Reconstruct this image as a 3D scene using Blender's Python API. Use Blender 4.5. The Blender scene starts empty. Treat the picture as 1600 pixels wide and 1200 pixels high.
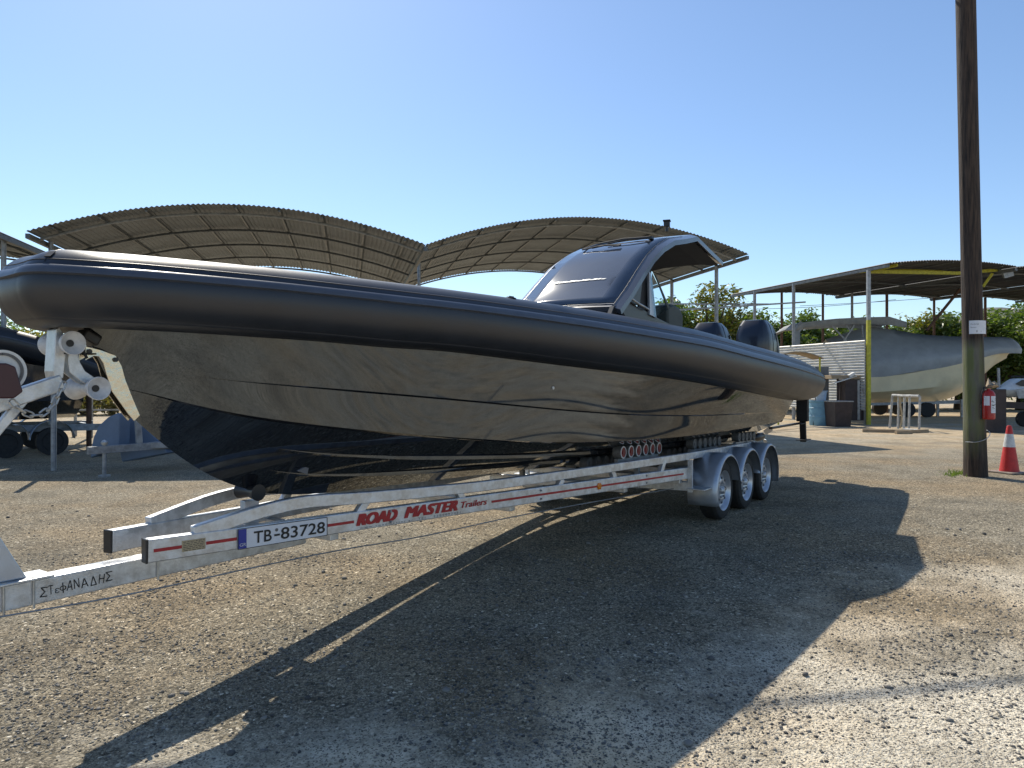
import bpy, math, random
import numpy as np
from mathutils import Vector, Matrix
rnd = random.Random(7); npr = np.random.RandomState(5)
SC = bpy.context.scene; COL = SC.collection
PI = math.pi

# ------------------------------------------------------------------ camera, sky, sun, exposure
FOC = 1110.0; CH = 1.5
cd = bpy.data.cameras.new("camera"); cam = bpy.data.objects.new("camera", cd); COL.objects.link(cam)
cd.sensor_fit = 'HORIZONTAL'; cd.sensor_width = 36.0; cd.lens = 36.0*FOC/1600.0
cd.clip_start = 0.05; cd.clip_end = 3000
cam.location = (0, 0, CH); cam.rotation_euler = (math.radians(90), 0, 0)
SC.camera = cam
SUNV = Vector((-0.36, 0.815, 1.0)).normalized()
w = bpy.data.worlds.new("World"); SC.world = w; w.use_nodes = True
nt = w.node_tree; nt.nodes.clear()
sky = nt.nodes.new('ShaderNodeTexSky'); sky.sky_type = 'NISHITA'; sky.sun_disc = False
sky.sun_elevation = math.asin(SUNV.z); sky.sun_rotation = math.atan2(SUNV.x, SUNV.y)
sky.altitude = 20; sky.air_density = 1.0; sky.dust_density = 0.35; sky.ozone_density = 1.3
bg = nt.nodes.new('ShaderNodeBackground'); bg.inputs['Strength'].default_value = 0.112
ow = nt.nodes.new('ShaderNodeOutputWorld')
tint = nt.nodes.new('ShaderNodeMix'); tint.data_type = 'RGBA'; tint.blend_type = 'MULTIPLY'; tint.inputs[0].default_value = 1.0; tint.inputs[7].default_value = (0.90, 1.00, 1.10, 1)
nt.links.new(sky.outputs[0], tint.inputs[6]); nt.links.new(tint.outputs[2], bg.inputs[0]); nt.links.new(bg.outputs[0], ow.inputs[0])
sd = bpy.data.lights.new("sun", 'SUN'); sd.energy = 4.0; sd.angle = math.radians(0.5); sd.color = (1.0, 0.93, 0.80)
sun = bpy.data.objects.new("sun", sd); COL.objects.link(sun)
sun.rotation_euler = (-SUNV).to_track_quat('-Z', 'Y').to_euler(); sun.location = (-20, 30, 40)
SC.view_settings.view_transform = 'Standard'; SC.view_settings.look = 'None'
SC.view_settings.gamma = 1.0; SC.view_settings.use_curve_mapping = False
SC.view_settings.exposure = 0.34
SC.render.engine = 'CYCLES'
SC.cycles.max_bounces = 8; SC.cycles.transparent_max_bounces = 8

# ------------------------------------------------------------------ pixel <-> place
U = Vector((0.5736, 0.8192)); N = Vector((-0.8192, 0.5736)); OFF = 3.78
def W(px, py, Y):
    return Vector(((px-800)/FOC*Y, Y, CH-(py-600)/FOC*Y))
def G(px, py):
    Y = CH*FOC/(py-600); return Vector(((px-800)/FOC*Y, Y, 0))
def B(px, py, l):                      # boat frame (s aft, m far, z)
    t = (px-800)/FOC; Y = (OFF-l)/(0.5736-0.8192*t)
    return Vector(((0.5736*t+0.8192)*Y, -l, CH-(py-600)/FOC*Y))
def s_at(px, lf, lo=0.5, hi=16):       # s of the point of the line l=lf(s) seen in column px
    for _ in range(50):
        m = (lo+hi)/2; o = OFF-lf(m)
        X = U.x*m+N.x*o; Y = U.y*m+N.y*o
        if 800+FOC*X/Y < px: lo = m
        else: hi = m
    return (lo+hi)/2
def z_at(s, l, py):
    Y = U.y*s+N.y*(OFF-l); return CH-(py-600)/FOC*Y
BOAT = Matrix.Translation((N.x*OFF, N.y*OFF, 0)) @ Matrix.Rotation(math.atan2(U.y, U.x), 4, 'Z')
def ip(x, xs, ys): return float(np.interp(x, xs, ys))
def cr(pts, n):                        # catmull-rom through points, n per span
    P = [Vector(p) for p in pts]; P = [P[0]*2-P[1]]+P+[P[-1]*2-P[-2]]; out = []
    for i in range(1, len(P)-2):
        for k in range(n):
            t = k/n; a, b, c, d = P[i-1], P[i], P[i+1], P[i+2]
            out.append(0.5*((2*b)+(c-a)*t+(2*a-5*b+4*c-d)*t*t+(3*b-a-3*c+d)*t**3))
    out.append(P[-2]); return out

# ------------------------------------------------------------------ materials
def mat(name, col, rough=0.5, metal=0.0, var=0.0, vscale=8.0, bump=0.0, bscale=60.0, spec=None, coat=0.0, ior=None,
        col2=None, stretch=None, rvar=0.0, trans=0.0, island=False, alpha=None):
    m = bpy.data.materials.new(name); m.use_nodes = True; t = m.node_tree; b = t.nodes['Principled BSDF']
    b.inputs['Base Color'].default_value = (*col, 1); b.inputs['Roughness'].default_value = rough
    b.inputs['Metallic'].default_value = metal
    if spec is not None: b.inputs['Specular IOR Level'].default_value = spec
    if ior: b.inputs['IOR'].default_value = ior
    if coat: b.inputs['Coat Weight'].default_value = coat; b.inputs['Coat Roughness'].default_value = 0.05
    if trans: b.inputs['Transmission Weight'].default_value = trans
    tc = t.nodes.new('ShaderNodeTexCoord'); mp = t.nodes.new('ShaderNodeMapping')
    t.links.new(tc.outputs['Object'], mp.inputs[0])
    if stretch: mp.inputs['Scale'].default_value = stretch
    if var or col2 or rvar:
        nz = t.nodes.new('ShaderNodeTexNoise'); nz.inputs['Scale'].default_value = vscale; nz.inputs['Detail'].default_value = 6
        nz.inputs['Roughness'].default_value = 0.65
        t.links.new(mp.outputs[0], nz.inputs[0])
        fac = nz.outputs[0]
        if island:
            g = t.nodes.new('ShaderNodeNewGeometry'); fac = g.outputs['Random Per Island']
        c2 = col2 if col2 else tuple(c*(1-var) for c in col)
        c1 = col if col2 else tuple(min(1, c*(1+var)) for c in col)
        rp = t.nodes.new('ShaderNodeValToRGB'); rp.color_ramp.elements[0].position = 0.0 if island else 0.36
        rp.color_ramp.elements[1].position = 1.0 if island else 0.64
        rp.color_ramp.elements[0].color = (*c2, 1); rp.color_ramp.elements[1].color = (*c1, 1)
        t.links.new(fac, rp.inputs[0]); t.links.new(rp.outputs[0], b.inputs['Base Color'])
        if rvar:
            mr = t.nodes.new('ShaderNodeMapRange'); mr.inputs['To Min'].default_value = rough-rvar; mr.inputs['To Max'].default_value = rough+rvar
            mr.inputs['From Min'].default_value = 0.3; mr.inputs['From Max'].default_value = 0.7
            t.links.new(nz.outputs[0], mr.inputs[0]); t.links.new(mr.outputs[0], b.inputs['Roughness'])
    if bump:
        n2 = t.nodes.new('ShaderNodeTexNoise'); n2.inputs['Scale'].default_value = bscale; n2.inputs['Detail'].default_value = 4
        t.links.new(mp.outputs[0], n2.inputs[0])
        bp = t.nodes.new('ShaderNodeBump'); bp.inputs['Strength'].default_value = bump; bp.inputs['Distance'].default_value = 0.01
        t.links.new(n2.outputs[0], bp.inputs['Height']); t.links.new(bp.outputs[0], b.inputs['Normal'])
    if alpha is not None: b.inputs['Alpha'].default_value = alpha
    return m

M = {}
M['hull'] = mat('hull_paint', (0.010, 0.011, 0.014), 0.03, spec=0.5, ior=1.88, bump=0.007, bscale=3.2, rvar=0.015, vscale=5)
M['hull'].node_tree.nodes['Principled BSDF'].inputs['Specular Tint'].default_value = (0.80, 0.91, 1.0, 1)
M['tube'] = mat('tube_fabric', (0.017, 0.020, 0.027), 0.40, ior=1.55, var=0.16, vscale=2.2, bump=0.06, bscale=420, rvar=0.04)
M['strake'] = mat('strake_rubber', (0.060, 0.070, 0.092), 0.34, var=0.1, vscale=6, bump=0.03, bscale=120)
M['seam'] = mat('seam_tape', (0.012, 0.012, 0.013), 0.5, var=0.1)
M['cabin'] = mat('cabin_paint', (0.058, 0.068, 0.092), 0.30, var=0.08, vscale=2, coat=0.5)
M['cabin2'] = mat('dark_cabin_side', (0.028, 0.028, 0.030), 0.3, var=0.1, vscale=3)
M['glassb'] = mat('black_glass', (0.045, 0.060, 0.090), 0.06, ior=1.75, var=0.15, vscale=1.5, bump=0.01, bscale=3)
M['black'] = mat('black_plastic', (0.015, 0.015, 0.017), 0.4, var=0.2)
M['blackm'] = mat('matt_black', (0.012, 0.012, 0.013), 0.7, var=0.2)
M['galv'] = mat('galvanised_steel', (0.58, 0.59, 0.60), 0.42, metal=0.65, var=0.22, vscale=14, bump=0.12, bscale=90, rvar=0.12)
M['galvs'] = mat('weathered_galvanised_post', (0.30, 0.31, 0.32), 0.5, metal=0.4, var=0.25, vscale=10)
M['fender'] = mat('fender_steel', (0.46, 0.50, 0.56), 0.38, metal=0.6, var=0.08, vscale=8, rvar=0.06)
M['tyre'] = mat('tyre_rubber', (0.018, 0.018, 0.018), 0.75, var=0.3, vscale=20, bump=0.2, bscale=150)
M['rim'] = mat('silver_rim', (0.50, 0.52, 0.56), 0.32, metal=0.6, var=0.08)
M['red'] = mat('red_vinyl', (0.36, 0.012, 0.018), 0.4, var=0.1)
M['redr'] = mat('red_roller_hub', (0.17, 0.012, 0.012), 0.5, var=0.2)
M['white'] = mat('white_plastic', (0.62, 0.62, 0.60), 0.45, var=0.08, vscale=20)
M['nylon'] = mat('roller_nylon', (0.55, 0.56, 0.58), 0.42, var=0.12, vscale=25)
M['rollg'] = mat('roller_rubber_grey', (0.13, 0.13, 0.13), 0.6, var=0.25, vscale=30)
M['plate'] = mat('plate_white', (0.66, 0.67, 0.70), 0.35, var=0.05)
M['blue'] = mat('plate_blue', (0.01, 0.03, 0.28), 0.35, var=0.05)
M['ink'] = mat('black_ink', (0.01, 0.01, 0.01), 0.5, var=0.1)
M['inkg'] = mat('grey_ink', (0.12, 0.12, 0.12), 0.5, var=0.1)
M['sticker'] = mat('tan_sticker', (0.42, 0.33, 0.20), 0.5, var=0.1)
M['orange'] = mat('orange_reflector', (0.7, 0.20, 0.01), 0.2, var=0.1)
M['inox'] = mat('polished_stainless', (0.62, 0.56, 0.46), 0.24, metal=1.0, bump=0.35, bscale=22)
M['maroon'] = mat('maroon_cover', (0.045, 0.008, 0.014), 0.35, var=0.1)
M['chain'] = mat('zinc_chain', (0.5, 0.5, 0.48), 0.4, metal=0.6, var=0.2)
M['sheet'] = mat('corrugated_roof', (0.128, 0.150, 0.165), 0.55, metal=0.1, var=0.20, vscale=1.3, bump=0.05)
M['beam'] = mat('roof_beam', (0.125, 0.135, 0.138), 0.5, metal=0.3, var=0.25)
M['beaml'] = mat('light_roof_beam', (0.30, 0.30, 0.29), 0.5, metal=0.2, var=0.25)
M['sheetd'] = mat('dark_corrugated_roof', (0.075, 0.073, 0.072), 0.6, metal=0.1, var=0.25, vscale=1.0)
M['pipe'] = mat('pale_worn_pipe', (0.42, 0.42, 0.40), 0.5, var=0.3, vscale=9)
M['yellow'] = mat('yellow_paint', (0.42, 0.40, 0.03), 0.5, var=0.25, vscale=12)
M['rust'] = mat('rusty_steel', (0.11, 0.06, 0.04), 0.75, var=0.35, vscale=10)
M['wall'] = mat('white_corrugated_sheet', (0.62, 0.62, 0.60), 0.45, metal=0.1, var=0.15, vscale=3)
M['wood'] = mat('creosoted_wood', (0.055, 0.035, 0.024), 0.8, col2=(0.020, 0.013, 0.010), vscale=9, stretch=(3, 3, 0.35), bump=0.9, bscale=26)
M['paper'] = mat('white_paper', (0.70, 0.71, 0.74), 0.6, var=0.06)
M['timber'] = mat('old_timber', (0.30, 0.23, 0.15), 0.8, var=0.3, vscale=10, stretch=(0.5, 6, 6))
M['tarp'] = mat('grey_tarpaulin', (0.34, 0.37, 0.40), 0.6, var=0.12, vscale=1.5, bump=0.4, bscale=3)
M['gel'] = mat('cream_gelcoat', (0.86, 0.75, 0.52), 0.3, var=0.08, vscale=1.2)
M['canvas'] = mat('grey_canvas', (0.28, 0.30, 0.32), 0.75, var=0.15, vscale=4, bump=0.3, bscale=12)
M['barrel'] = mat('blue_barrel_plastic', (0.14, 0.30, 0.42), 0.5, var=0.12, vscale=5)
M['basket'] = mat('pale_blue_plastic', (0.30, 0.40, 0.52), 0.5, var=0.1)
M['brown'] = mat('dark_brown_cabinet', (0.035, 0.022, 0.022), 0.6, var=0.3, vscale=5)
M['conered'] = mat('red_cone_rubber', (0.55, 0.025, 0.02), 0.5, var=0.15, vscale=12)
M['conew'] = mat('white_cone_band', (0.62, 0.62, 0.60), 0.4, var=0.12, vscale=20)
M['coneb'] = mat('dusty_cone_base', (0.25, 0.20, 0.16), 0.8, var=0.3)
M['extred'] = mat('extinguisher_red', (0.42, 0.02, 0.012), 0.35, var=0.15)
M['cable'] = mat('cable_black', (0.02, 0.02, 0.02), 0.7, var=0.1)
M['engine'] = mat('engine_cowl', (0.012, 0.017, 0.032), 0.34, var=0.1, coat=0.3)
M['engineg'] = mat('cowl_side_panel', (0.10, 0.11, 0.13), 0.35, var=0.2)
M['seat'] = mat('green_grey_cover', (0.045, 0.055, 0.048), 0.6, var=0.15, vscale=6)
M['bluegrey'] = mat('blue_grey_fabric', (0.14, 0.19, 0.27), 0.6, var=0.1, vscale=3)
M['hullb'] = mat('dark_gloss_hull', (0.03, 0.03, 0.032), 0.08, ior=1.9)
M['deck'] = mat('deck_teak', (0.10, 0.10, 0.10), 0.6, var=0.2)
M['bark'] = mat('bark', (0.09, 0.065, 0.045), 0.9, var=0.35, vscale=8, bump=0.5, bscale=20)
def leafmat(name, a, b_):
    m = mat(name, a, 0.42, col2=b_, island=True)
    t = m.node_tree; b = t.nodes['Principled BSDF']; o = t.nodes['Material Output']
    tr = t.nodes.new('ShaderNodeBsdfTranslucent'); mx = t.nodes.new('ShaderNodeMixShader'); mx.inputs[0].default_value = 0.35
    rp = [n for n in t.nodes if n.type == 'VALTORGB'][0]
    mu = t.nodes.new('ShaderNodeMix'); mu.data_type = 'RGBA'; mu.blend_type = 'MULTIPLY'; mu.inputs[0].default_value = 1
    mu.inputs[7].default_value = (1.6, 1.7, 0.5, 1)
    t.links.new(rp.outputs[0], mu.inputs[6]); t.links.new(mu.outputs[2], tr.inputs[0])
    t.links.new(b.outputs[0], mx.inputs[1]); t.links.new(tr.outputs[0], mx.inputs[2]); t.links.new(mx.outputs[0], o.inputs[0])
    return m
M['leaf'] = leafmat('green_leaves', (0.17, 0.22, 0.055), (0.05, 0.10, 0.022))
M['leaf2'] = leafmat('yellowing_leaves', (0.27, 0.21, 0.05), (0.08, 0.13, 0.028))
M['straw'] = leafmat('dry_grass', (0.30, 0.24, 0.10), (0.16, 0.15, 0.05))

# ------------------------------------------------------------------ mesh builder
class MB:
    def __init__(s): s.v = []; s.f = []
    def add(s, vs, fs):
        o = len(s.v); s.v += [Vector(v) for v in vs]; s.f += [tuple(i+o for i in f) for f in fs]; return s
    def frame(s, c, ax, ay, az, sx, sy, sz):
        c = Vector(c); X = ax*sx/2; Y = ay*sy/2; Z = az*sz/2
        vs = [c+i*X+j*Y+k*Z for k in (-1, 1) for j in (-1, 1) for i in (-1, 1)]
        return s.add(vs, [(0, 2, 3, 1), (4, 5, 7, 6), (0, 1, 5, 4), (2, 6, 7, 3), (0, 4, 6, 2), (1, 3, 7, 5)])
    def box(s, c, d, rz=0):
        R = Matrix.Rotation(rz, 3, 'Z')
        return s.frame(c, R @ Vector((1, 0, 0)), R @ Vector((0, 1, 0)), Vector((0, 0, 1)), *d)
    def bar(s, p, q, w_, h_, up=(0, 0, 1)):
        p = Vector(p); q = Vector(q); d = (q-p); L = d.length; d.normalize(); up = Vector(up)
        sd_ = d.cross(up)
        if sd_.length < 1e-4: sd_ = d.cross(Vector((0, 1, 0)))
        sd_.normalize(); u2 = sd_.cross(d).normalized()
        return s.frame((p+q)/2, d, sd_, u2, L, w_, h_)
    def sweep(s, path, sec, up=(0, 0, 1), caps=True, closed=True):
        P = [Vector(p) for p in path]; n = len(sec); vs = []
        for i, p in enumerate(P):
            d = (P[min(i+1, len(P)-1)]-P[max(i-1, 0)]).normalized()
            a = d.cross(Vector(up))
            if a.length < 1e-4: a = d.cross(Vector((0, 1, 0)))
            a.normalize(); b = a.cross(d).normalized()
            vs += [p+a*x+b*y for x, y in sec]
        fs = []
        for i in range(len(P)-1):
            for k in range(n if closed else n-1):
                k2 = (k+1) % n; fs.append((i*n+k, i*n+k2, (i+1)*n+k2, (i+1)*n+k))
        if caps and closed: fs += [tuple(reversed(range(n))), tuple((len(P)-1)*n+k for k in range(n))]
        return s.add(vs, fs)
    def tube(s, path, r, n=8, caps=True):
        return s.sweep(path, [(r*math.cos(a*2*PI/n), r*math.sin(a*2*PI/n)) for a in range(n)], caps=caps)
    def cyl(s, p, q, r, r2=None, n=16):
        p = Vector(p); q = Vector(q); r2 = r if r2 is None else r2
        return s.lathe(p, (q-p).normalized(), [(0, 0), (0, r), ((q-p).length, r2), ((q-p).length, 0)], n)
    def lathe(s, o, ax, prof, n=24):        # prof (along axis, radius)
        o = Vector(o); ax = Vector(ax).normalized()
        a = ax.cross(Vector((0, 0, 1)));
        if a.length < 1e-3: a = Vector((1, 0, 0))
        a.normalize(); b = ax.cross(a); vs = []; fs = []
        for h, r in prof:
            r = max(r, 1e-5)
            vs += [o+ax*h+(a*math.cos(2*PI*k/n)+b*math.sin(2*PI*k/n))*r for k in range(n)]
        for i in range(len(prof)-1):
            for k in range(n):
                k2 = (k+1) % n; fs.append((i*n+k, i*n+k2, (i+1)*n+k2, (i+1)*n+k))
        return s.add(vs, fs)
    def prism(s, pts, d):                   # polygon (3d pts) extruded by vector d
        n = len(pts); d = Vector(d); a = [Vector(p) for p in pts]
        fs = [tuple(reversed(range(n))), tuple(range(n, 2*n))]+[(k, (k+1) % n, n+(k+1) % n, n+k) for k in range(n)]
        return s.add(a+[p+d for p in a], fs)
    def grid(s, rows, closed=False):
        n = len(rows[0]); vs = [v for r in rows for v in r]; fs = []
        for i in range(len(rows)-1):
            for k in range(n if closed else n-1):
                k2 = (k+1) % n; fs.append((i*n+k, i*n+k2, (i+1)*n+k2, (i+1)*n+k))
        return s.add(vs, fs)
    def build(s, name, m, parent=None, smooth=False, bevel=0, world=False, solid=0, angle=35):
        me = bpy.data.meshes.new(name); vs = s.v
        if world and parent is not None:
            r = parent
            while r.parent: r = r.parent
            mi = (Matrix.Translation(r.location) @ r.rotation_euler.to_matrix().to_4x4()).inverted(); vs = [mi @ v for v in vs]
        me.from_pydata([tuple(v) for v in vs], [], s.f); me.update()
        me.materials.append(M[m] if isinstance(m, str) else m)
        if smooth:
            me.polygons.foreach_set('use_smooth', [True]*len(me.polygons))
            me.set_sharp_from_angle(angle=math.radians(angle))
        o = bpy.data.objects.new(name, me); COL.objects.link(o)
        if parent is not None: o.parent = parent
        if solid:
            md = o.modifiers.new('thickness', 'SOLIDIFY'); md.thickness = solid
        if bevel:
            md = o.modifiers.new('bevel', 'BEVEL'); md.width = bevel; md.segments = 2; md.limit_method = 'ANGLE'; md.angle_limit = math.radians(40)
        return o
def tag(o, label=None, cat=None, group=None, kind=None):
    if label: o['label'] = label
    if cat: o['category'] = cat
    if group: o['group'] = group
    if kind: o['kind'] = kind
    return o
def thing(name, label, cat, loc=(0, 0, 0), rz=0, group=None):
    o = bpy.data.objects.new(name, None); COL.objects.link(o); o.location = loc; o.rotation_euler = (0, 0, rz)
    o.empty_display_size = 0.3
    return tag(o, label, cat, group)
def copy_tree(o, parent=None):
    c = o.copy(); COL.objects.link(c); c.parent = parent
    for ch in [x for x in SC.objects if x.parent == o]: copy_tree(ch, c)
    return c
def textmesh(body, size, extr=0.0008, bold=0.0, shear=0.0, space=1.0):
    cu = bpy.data.curves.new('t', 'FONT'); cu.body = body; cu.size = size; cu.extrude = extr; cu.offset = bold
    cu.shear = shear; cu.space_character = space; cu.resolution_u = 4
    ob = bpy.data.objects.new('t', cu); COL.objects.link(ob)
    bpy.context.view_layer.update()
    me = bpy.data.meshes.new_from_object(ob.evaluated_get(bpy.context.evaluated_depsgraph_get()))
    vs = [v.co.copy() for v in me.vertices]; fs = [tuple(p.vertices) for p in me.polygons]
    bpy.data.objects.remove(ob); bpy.data.curves.remove(cu); bpy.data.meshes.remove(me)
    return vs, fs
def put_text(mb, body, o, xd, ud, height, width=None, heavy=0.0, **k):
    if heavy:
        for j in range(5):
            for jj in range(2):
                put_text(mb, body, Vector(o)+Vector(xd).normalized()*heavy*j/4+Vector(ud).normalized()*heavy*0.3*jj+Vector(xd).cross(Vector(ud)).normalized()*0.0002*(j+5*jj), xd, ud, height, width-heavy, **k)
        return
    """text with cap height = height, lying at o, running along xd, up ud"""
    vs, fs = textmesh(body, 1.0, extr=0.0, **k)
    if not vs: return
    x0 = min(v.x for v in vs); x1 = max(v.x for v in vs); y0 = min(v.y for v in vs); y1 = max(v.y for v in vs)
    sy = height/0.72; sx = sy if width is None else width/(x1-x0)
    xd = Vector(xd).normalized(); ud = Vector(ud).normalized(); nn = xd.cross(ud)
    mb.add([Vector(o)+xd*((v.x-x0)*sx)+ud*(v.y*sy)+nn*0.0012 for v in vs], fs)

# ================================================================== GROUND
def ground_material():
    m = bpy.data.materials.new('gravel_yard'); m.use_nodes = True; t = m.node_tree; b = t.nodes['Principled BSDF']
    L = t.links.new; nn = t.nodes.new
    tc = nn('ShaderNodeTexCoord'); P = tc.outputs['Object']
    def noise(sc, det=5, ro=0.6):
        n = nn('ShaderNodeTexNoise'); n.inputs['Scale'].default_value = sc; n.inputs['Detail'].default_value = det; n.inputs['Roughness'].default_value = ro
        L(P, n.inputs[0]); return n.outputs[0]
    def ramp(f, stops):
        r = nn('ShaderNodeValToRGB'); e = r.color_ramp.elements
        while len(e) < len(stops): e.new(0.5)
        for x, (p, c) in zip(e, stops): x.position = p; x.color = (*c, 1) if len(c) == 3 else c
        L(f, r.inputs[0]); return r.outputs[0]
    def mix(f, a, c, mode='MIX'):
        x = nn('ShaderNodeMix'); x.data_type = 'RGBA'; x.blend_type = mode
        if isinstance(f, float): x.inputs[0].default_value = f
        else: L(f, x.inputs[0])
        for i, q in ((6, a), (7, c)):
            if isinstance(q, tuple): x.inputs[i].default_value = (*q, 1)
            else: L(q, x.inputs[i])
        return x.outputs[2]
    def math_(op, a, c):
        x = nn('ShaderNodeMath'); x.operation = op
        for i, q in ((0, a), (1, c)):
            if isinstance(q, (int, float)): x.inputs[i].default_value = q
            else: L(q, x.inputs[i])
        return x.outputs[0]
    def voro(sc, out='Color', feat='F1'):
        v = nn('ShaderNodeTexVoronoi'); v.inputs['Scale'].default_value = sc; v.feature = feat; L(P, v.inputs[0]); return v
    v1 = voro(62); v2 = voro(130); v3 = voro(30)
    sep = nn('ShaderNodeSeparateColor'); L(v1.outputs['Color'], sep.inputs[0])
    sep2 = nn('ShaderNodeSeparateColor'); L(v2.outputs['Color'], sep2.inputs[0])
    stones = ramp(sep.outputs[0], [(0, (0.05, 0.046, 0.038)), (0.35, (0.12, 0.106, 0.080)), (0.7, (0.215, 0.188, 0.140)), (0.93, (0.37, 0.33, 0.255)), (1.0, (0.66, 0.62, 0.54))])
    grit = ramp(sep2.outputs[1], [(0, (0.085, 0.076, 0.060)), (0.6, (0.21, 0.184, 0.140)), (1.0, (0.40, 0.36, 0.285))])
    gravel = mix(ramp(noise(25, 3), [(0.45, (0, 0, 0)), (0.55, (1, 1, 1))]), stones, grit)
    # pale compacted dust
    dust = ramp(noise(34, 6, 0.75), [(0.30, (0.25, 0.224, 0.176)), (0.48, (0.49, 0.447, 0.368)), (0.66, (0.64, 0.59, 0.50))])
    dust = mix(ramp(sep2.outputs[0], [(0.80, (0, 0, 0)), (0.86, (1, 1, 1))]), dust, (0.13, 0.115, 0.10))
    brown = ramp(noise(0.45, 4), [(0.42, (1, 1, 1)), (0.62, (1.10, 0.98, 0.84))])
    # where the dust lies: foreground and to the right, wandering edge
    sx = nn('ShaderNodeSeparateXYZ'); L(P, sx.inputs[0])
    e = math_('ADD', math_('MULTIPLY', sx.outputs[1], -0.34), math_('MULTIPLY', sx.outputs[0], 0.17))
    e = math_('ADD', e, math_('MULTIPLY', noise(0.8, 5, 0.7), 2.2)); e = math_('ADD', e, 0.62)
    mk = ramp(e, [(0.30, (0, 0, 0)), (0.75, (1, 1, 1))])
    far = ramp(math_('MULTIPLY', sx.outputs[1], 0.02), [(0.27, (0, 0, 0)), (0.42, (1, 1, 1))])
    c = mix(mk, gravel, dust)
    fardust = ramp(noise(9, 6, 0.75), [(0.3, (0.24, 0.205, 0.155)), (0.6, (0.44, 0.385, 0.30)), (0.8, (0.54, 0.48, 0.39))])
    c = mix(far, c, fardust)
    c = mix(1.0, c, brown, 'MULTIPLY')
    big = ramp(noise(1.3, 6, 0.65), [(0.32, (0.68, 0.68, 0.68)), (0.5, (0.98, 0.98, 0.98)), (0.7, (1.18, 1.18, 1.18))])
    c = mix(1.0, c, big, 'MULTIPLY'); c = mix(1.0, c, (1.27, 1.23, 1.14), 'MULTIPLY')
    L(c, b.inputs['Base Color']); b.inputs['Roughness'].default_value = 0.9; b.inputs['Specular IOR Level'].default_value = 0.25
    h = math_('SUBTRACT', 0.0, v1.outputs['Distance']); h2 = math_('MULTIPLY', v2.outputs['Distance'], -0.6)
    h = math_('ADD', h, h2); h = math_('ADD', h, math_('MULTIPLY', noise(16, 5), 1.2))
    bp = nn('ShaderNodeBump'); bp.inputs['Strength'].default_value = 0.75; bp.inputs['Distance'].default_value = 0.012
    L(h, bp.inputs['Height']); L(bp.outputs[0], b.inputs['Normal'])
    return m
M['ground'] = ground_material()
def gz(y):          # the yard dips a little towards the near side
    t = min(1.0, max(0.0, (8.0-y)/6.5)); return -0.215*(t*t*(3-2*t)*0.5+t*0.5)
g = MB(); g.grid([[(x, y, gz(y)) for x in (-900, -60, -20, 20, 60, 900)] for y in [-600, -60, -10, 0]+[1+0.5*k for k in range(16)]+[15, 60, 1500]])
tag(g.build('ground', 'ground'), kind='structure')
# far hill
hb = MB(); rows = []
for i in range(9):
    fy = i/8; row = []
    for k in range(60):
        x = 120+k*9; y = 330+fy*120
        hgt = 45*math.exp(-((x-300)/110)**2)+20*math.exp(-((x-430)/90)**2)+2.5*math.sin(x*0.11)+2*math.sin(x*0.31+y)
        row.append((x, y, hgt*math.sin(fy*PI/2)-1))
    rows.append(row)
hb.grid(rows)
M['hill'] = mat('dry_hill', (0.20, 0.19, 0.16), 0.9, col2=(0.08, 0.09, 0.07), vscale=0.08)
tag(hb.build('hill', 'hill', smooth=True), kind='structure')

# loose stones lying on the yard (uncountable)
def pebbles(name, n, region, dens, rlo, rhi, m, label, seed):
    r = np.random.RandomState(seed)
    t = (1+5**.5)/2
    iv = np.array([(-1, t, 0), (1, t, 0), (-1, -t, 0), (1, -t, 0), (0, -1, t), (0, 1, t), (0, -1, -t), (0, 1, -t), (t, 0, -1), (t, 0, 1), (-t, 0, -1), (-t, 0, 1)], float)
    iv /= np.linalg.norm(iv[0])
    fc = np.array([(0, 11, 5), (0, 5, 1), (0, 1, 7), (0, 7, 10), (0, 10, 11), (1, 5, 9), (5, 11, 4), (11, 10, 2), (10, 7, 6), (7, 1, 8), (3, 9, 4), (3, 4, 2), (3, 2, 6), (3, 6, 8), (3, 8, 9), (4, 9, 5), (2, 4, 11), (6, 2, 10), (8, 6, 7), (9, 8, 1)])
    y0, y1 = region
    P = np.zeros((0, 2))
    while len(P) < n:
        y = y0*(y1/y0)**r.rand(n); x = (r.rand(n)*2-1)*0.80*y
        d = dens(x, y); k = r.rand(n) < d
        P = np.vstack([P, np.stack([x[k], y[k]], 1)])
    P = P[:n]
    GZ = np.array([gz(y) for y in P[:, 1]])
    rad = rlo*(rhi/rlo)**(r.rand(n)**2.2)
    V = iv[None]*(1+0.28*(r.rand(n, 12, 1)-0.5)*2)*rad[:, None, None]*np.stack([0.8+0.5*r.rand(n), 0.8+0.5*r.rand(n), 0.45+0.35*r.rand(n)], 1)[:, None, :]
    a = r.rand(n)*2*PI; c, s_ = np.cos(a)[:, None], np.sin(a)[:, None]
    X = V[:, :, 0]*c-V[:, :, 1]*s_; Y = V[:, :, 0]*s_+V[:, :, 1]*c
    V = np.stack([X+P[:, 0:1], Y+P[:, 1:2], V[:, :, 2]+rad[:, None]*0.22+GZ[:, None]], 2).reshape(-1, 3)
    F = (fc[None]+(np.arange(n)*12)[:, None, None]).reshape(-1, 3)
    me = bpy.data.meshes.new(name); me.vertices.add(len(V)); me.vertices.foreach_set('co', V.ravel())
    me.loops.add(F.size); me.loops.foreach_set('vertex_index', F.ravel())
    me.polygons.add(len(F)); me.polygons.foreach_set('loop_start', np.arange(0, F.size, 3)); me.polygons.foreach_set('loop_total', np.full(len(F), 3))
    me.update(); me.validate(); me.materials.append(m)
    o = bpy.data.objects.new(name, me); COL.objects.link(o)
    return tag(o, label, 'gravel', kind='stuff')
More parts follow.
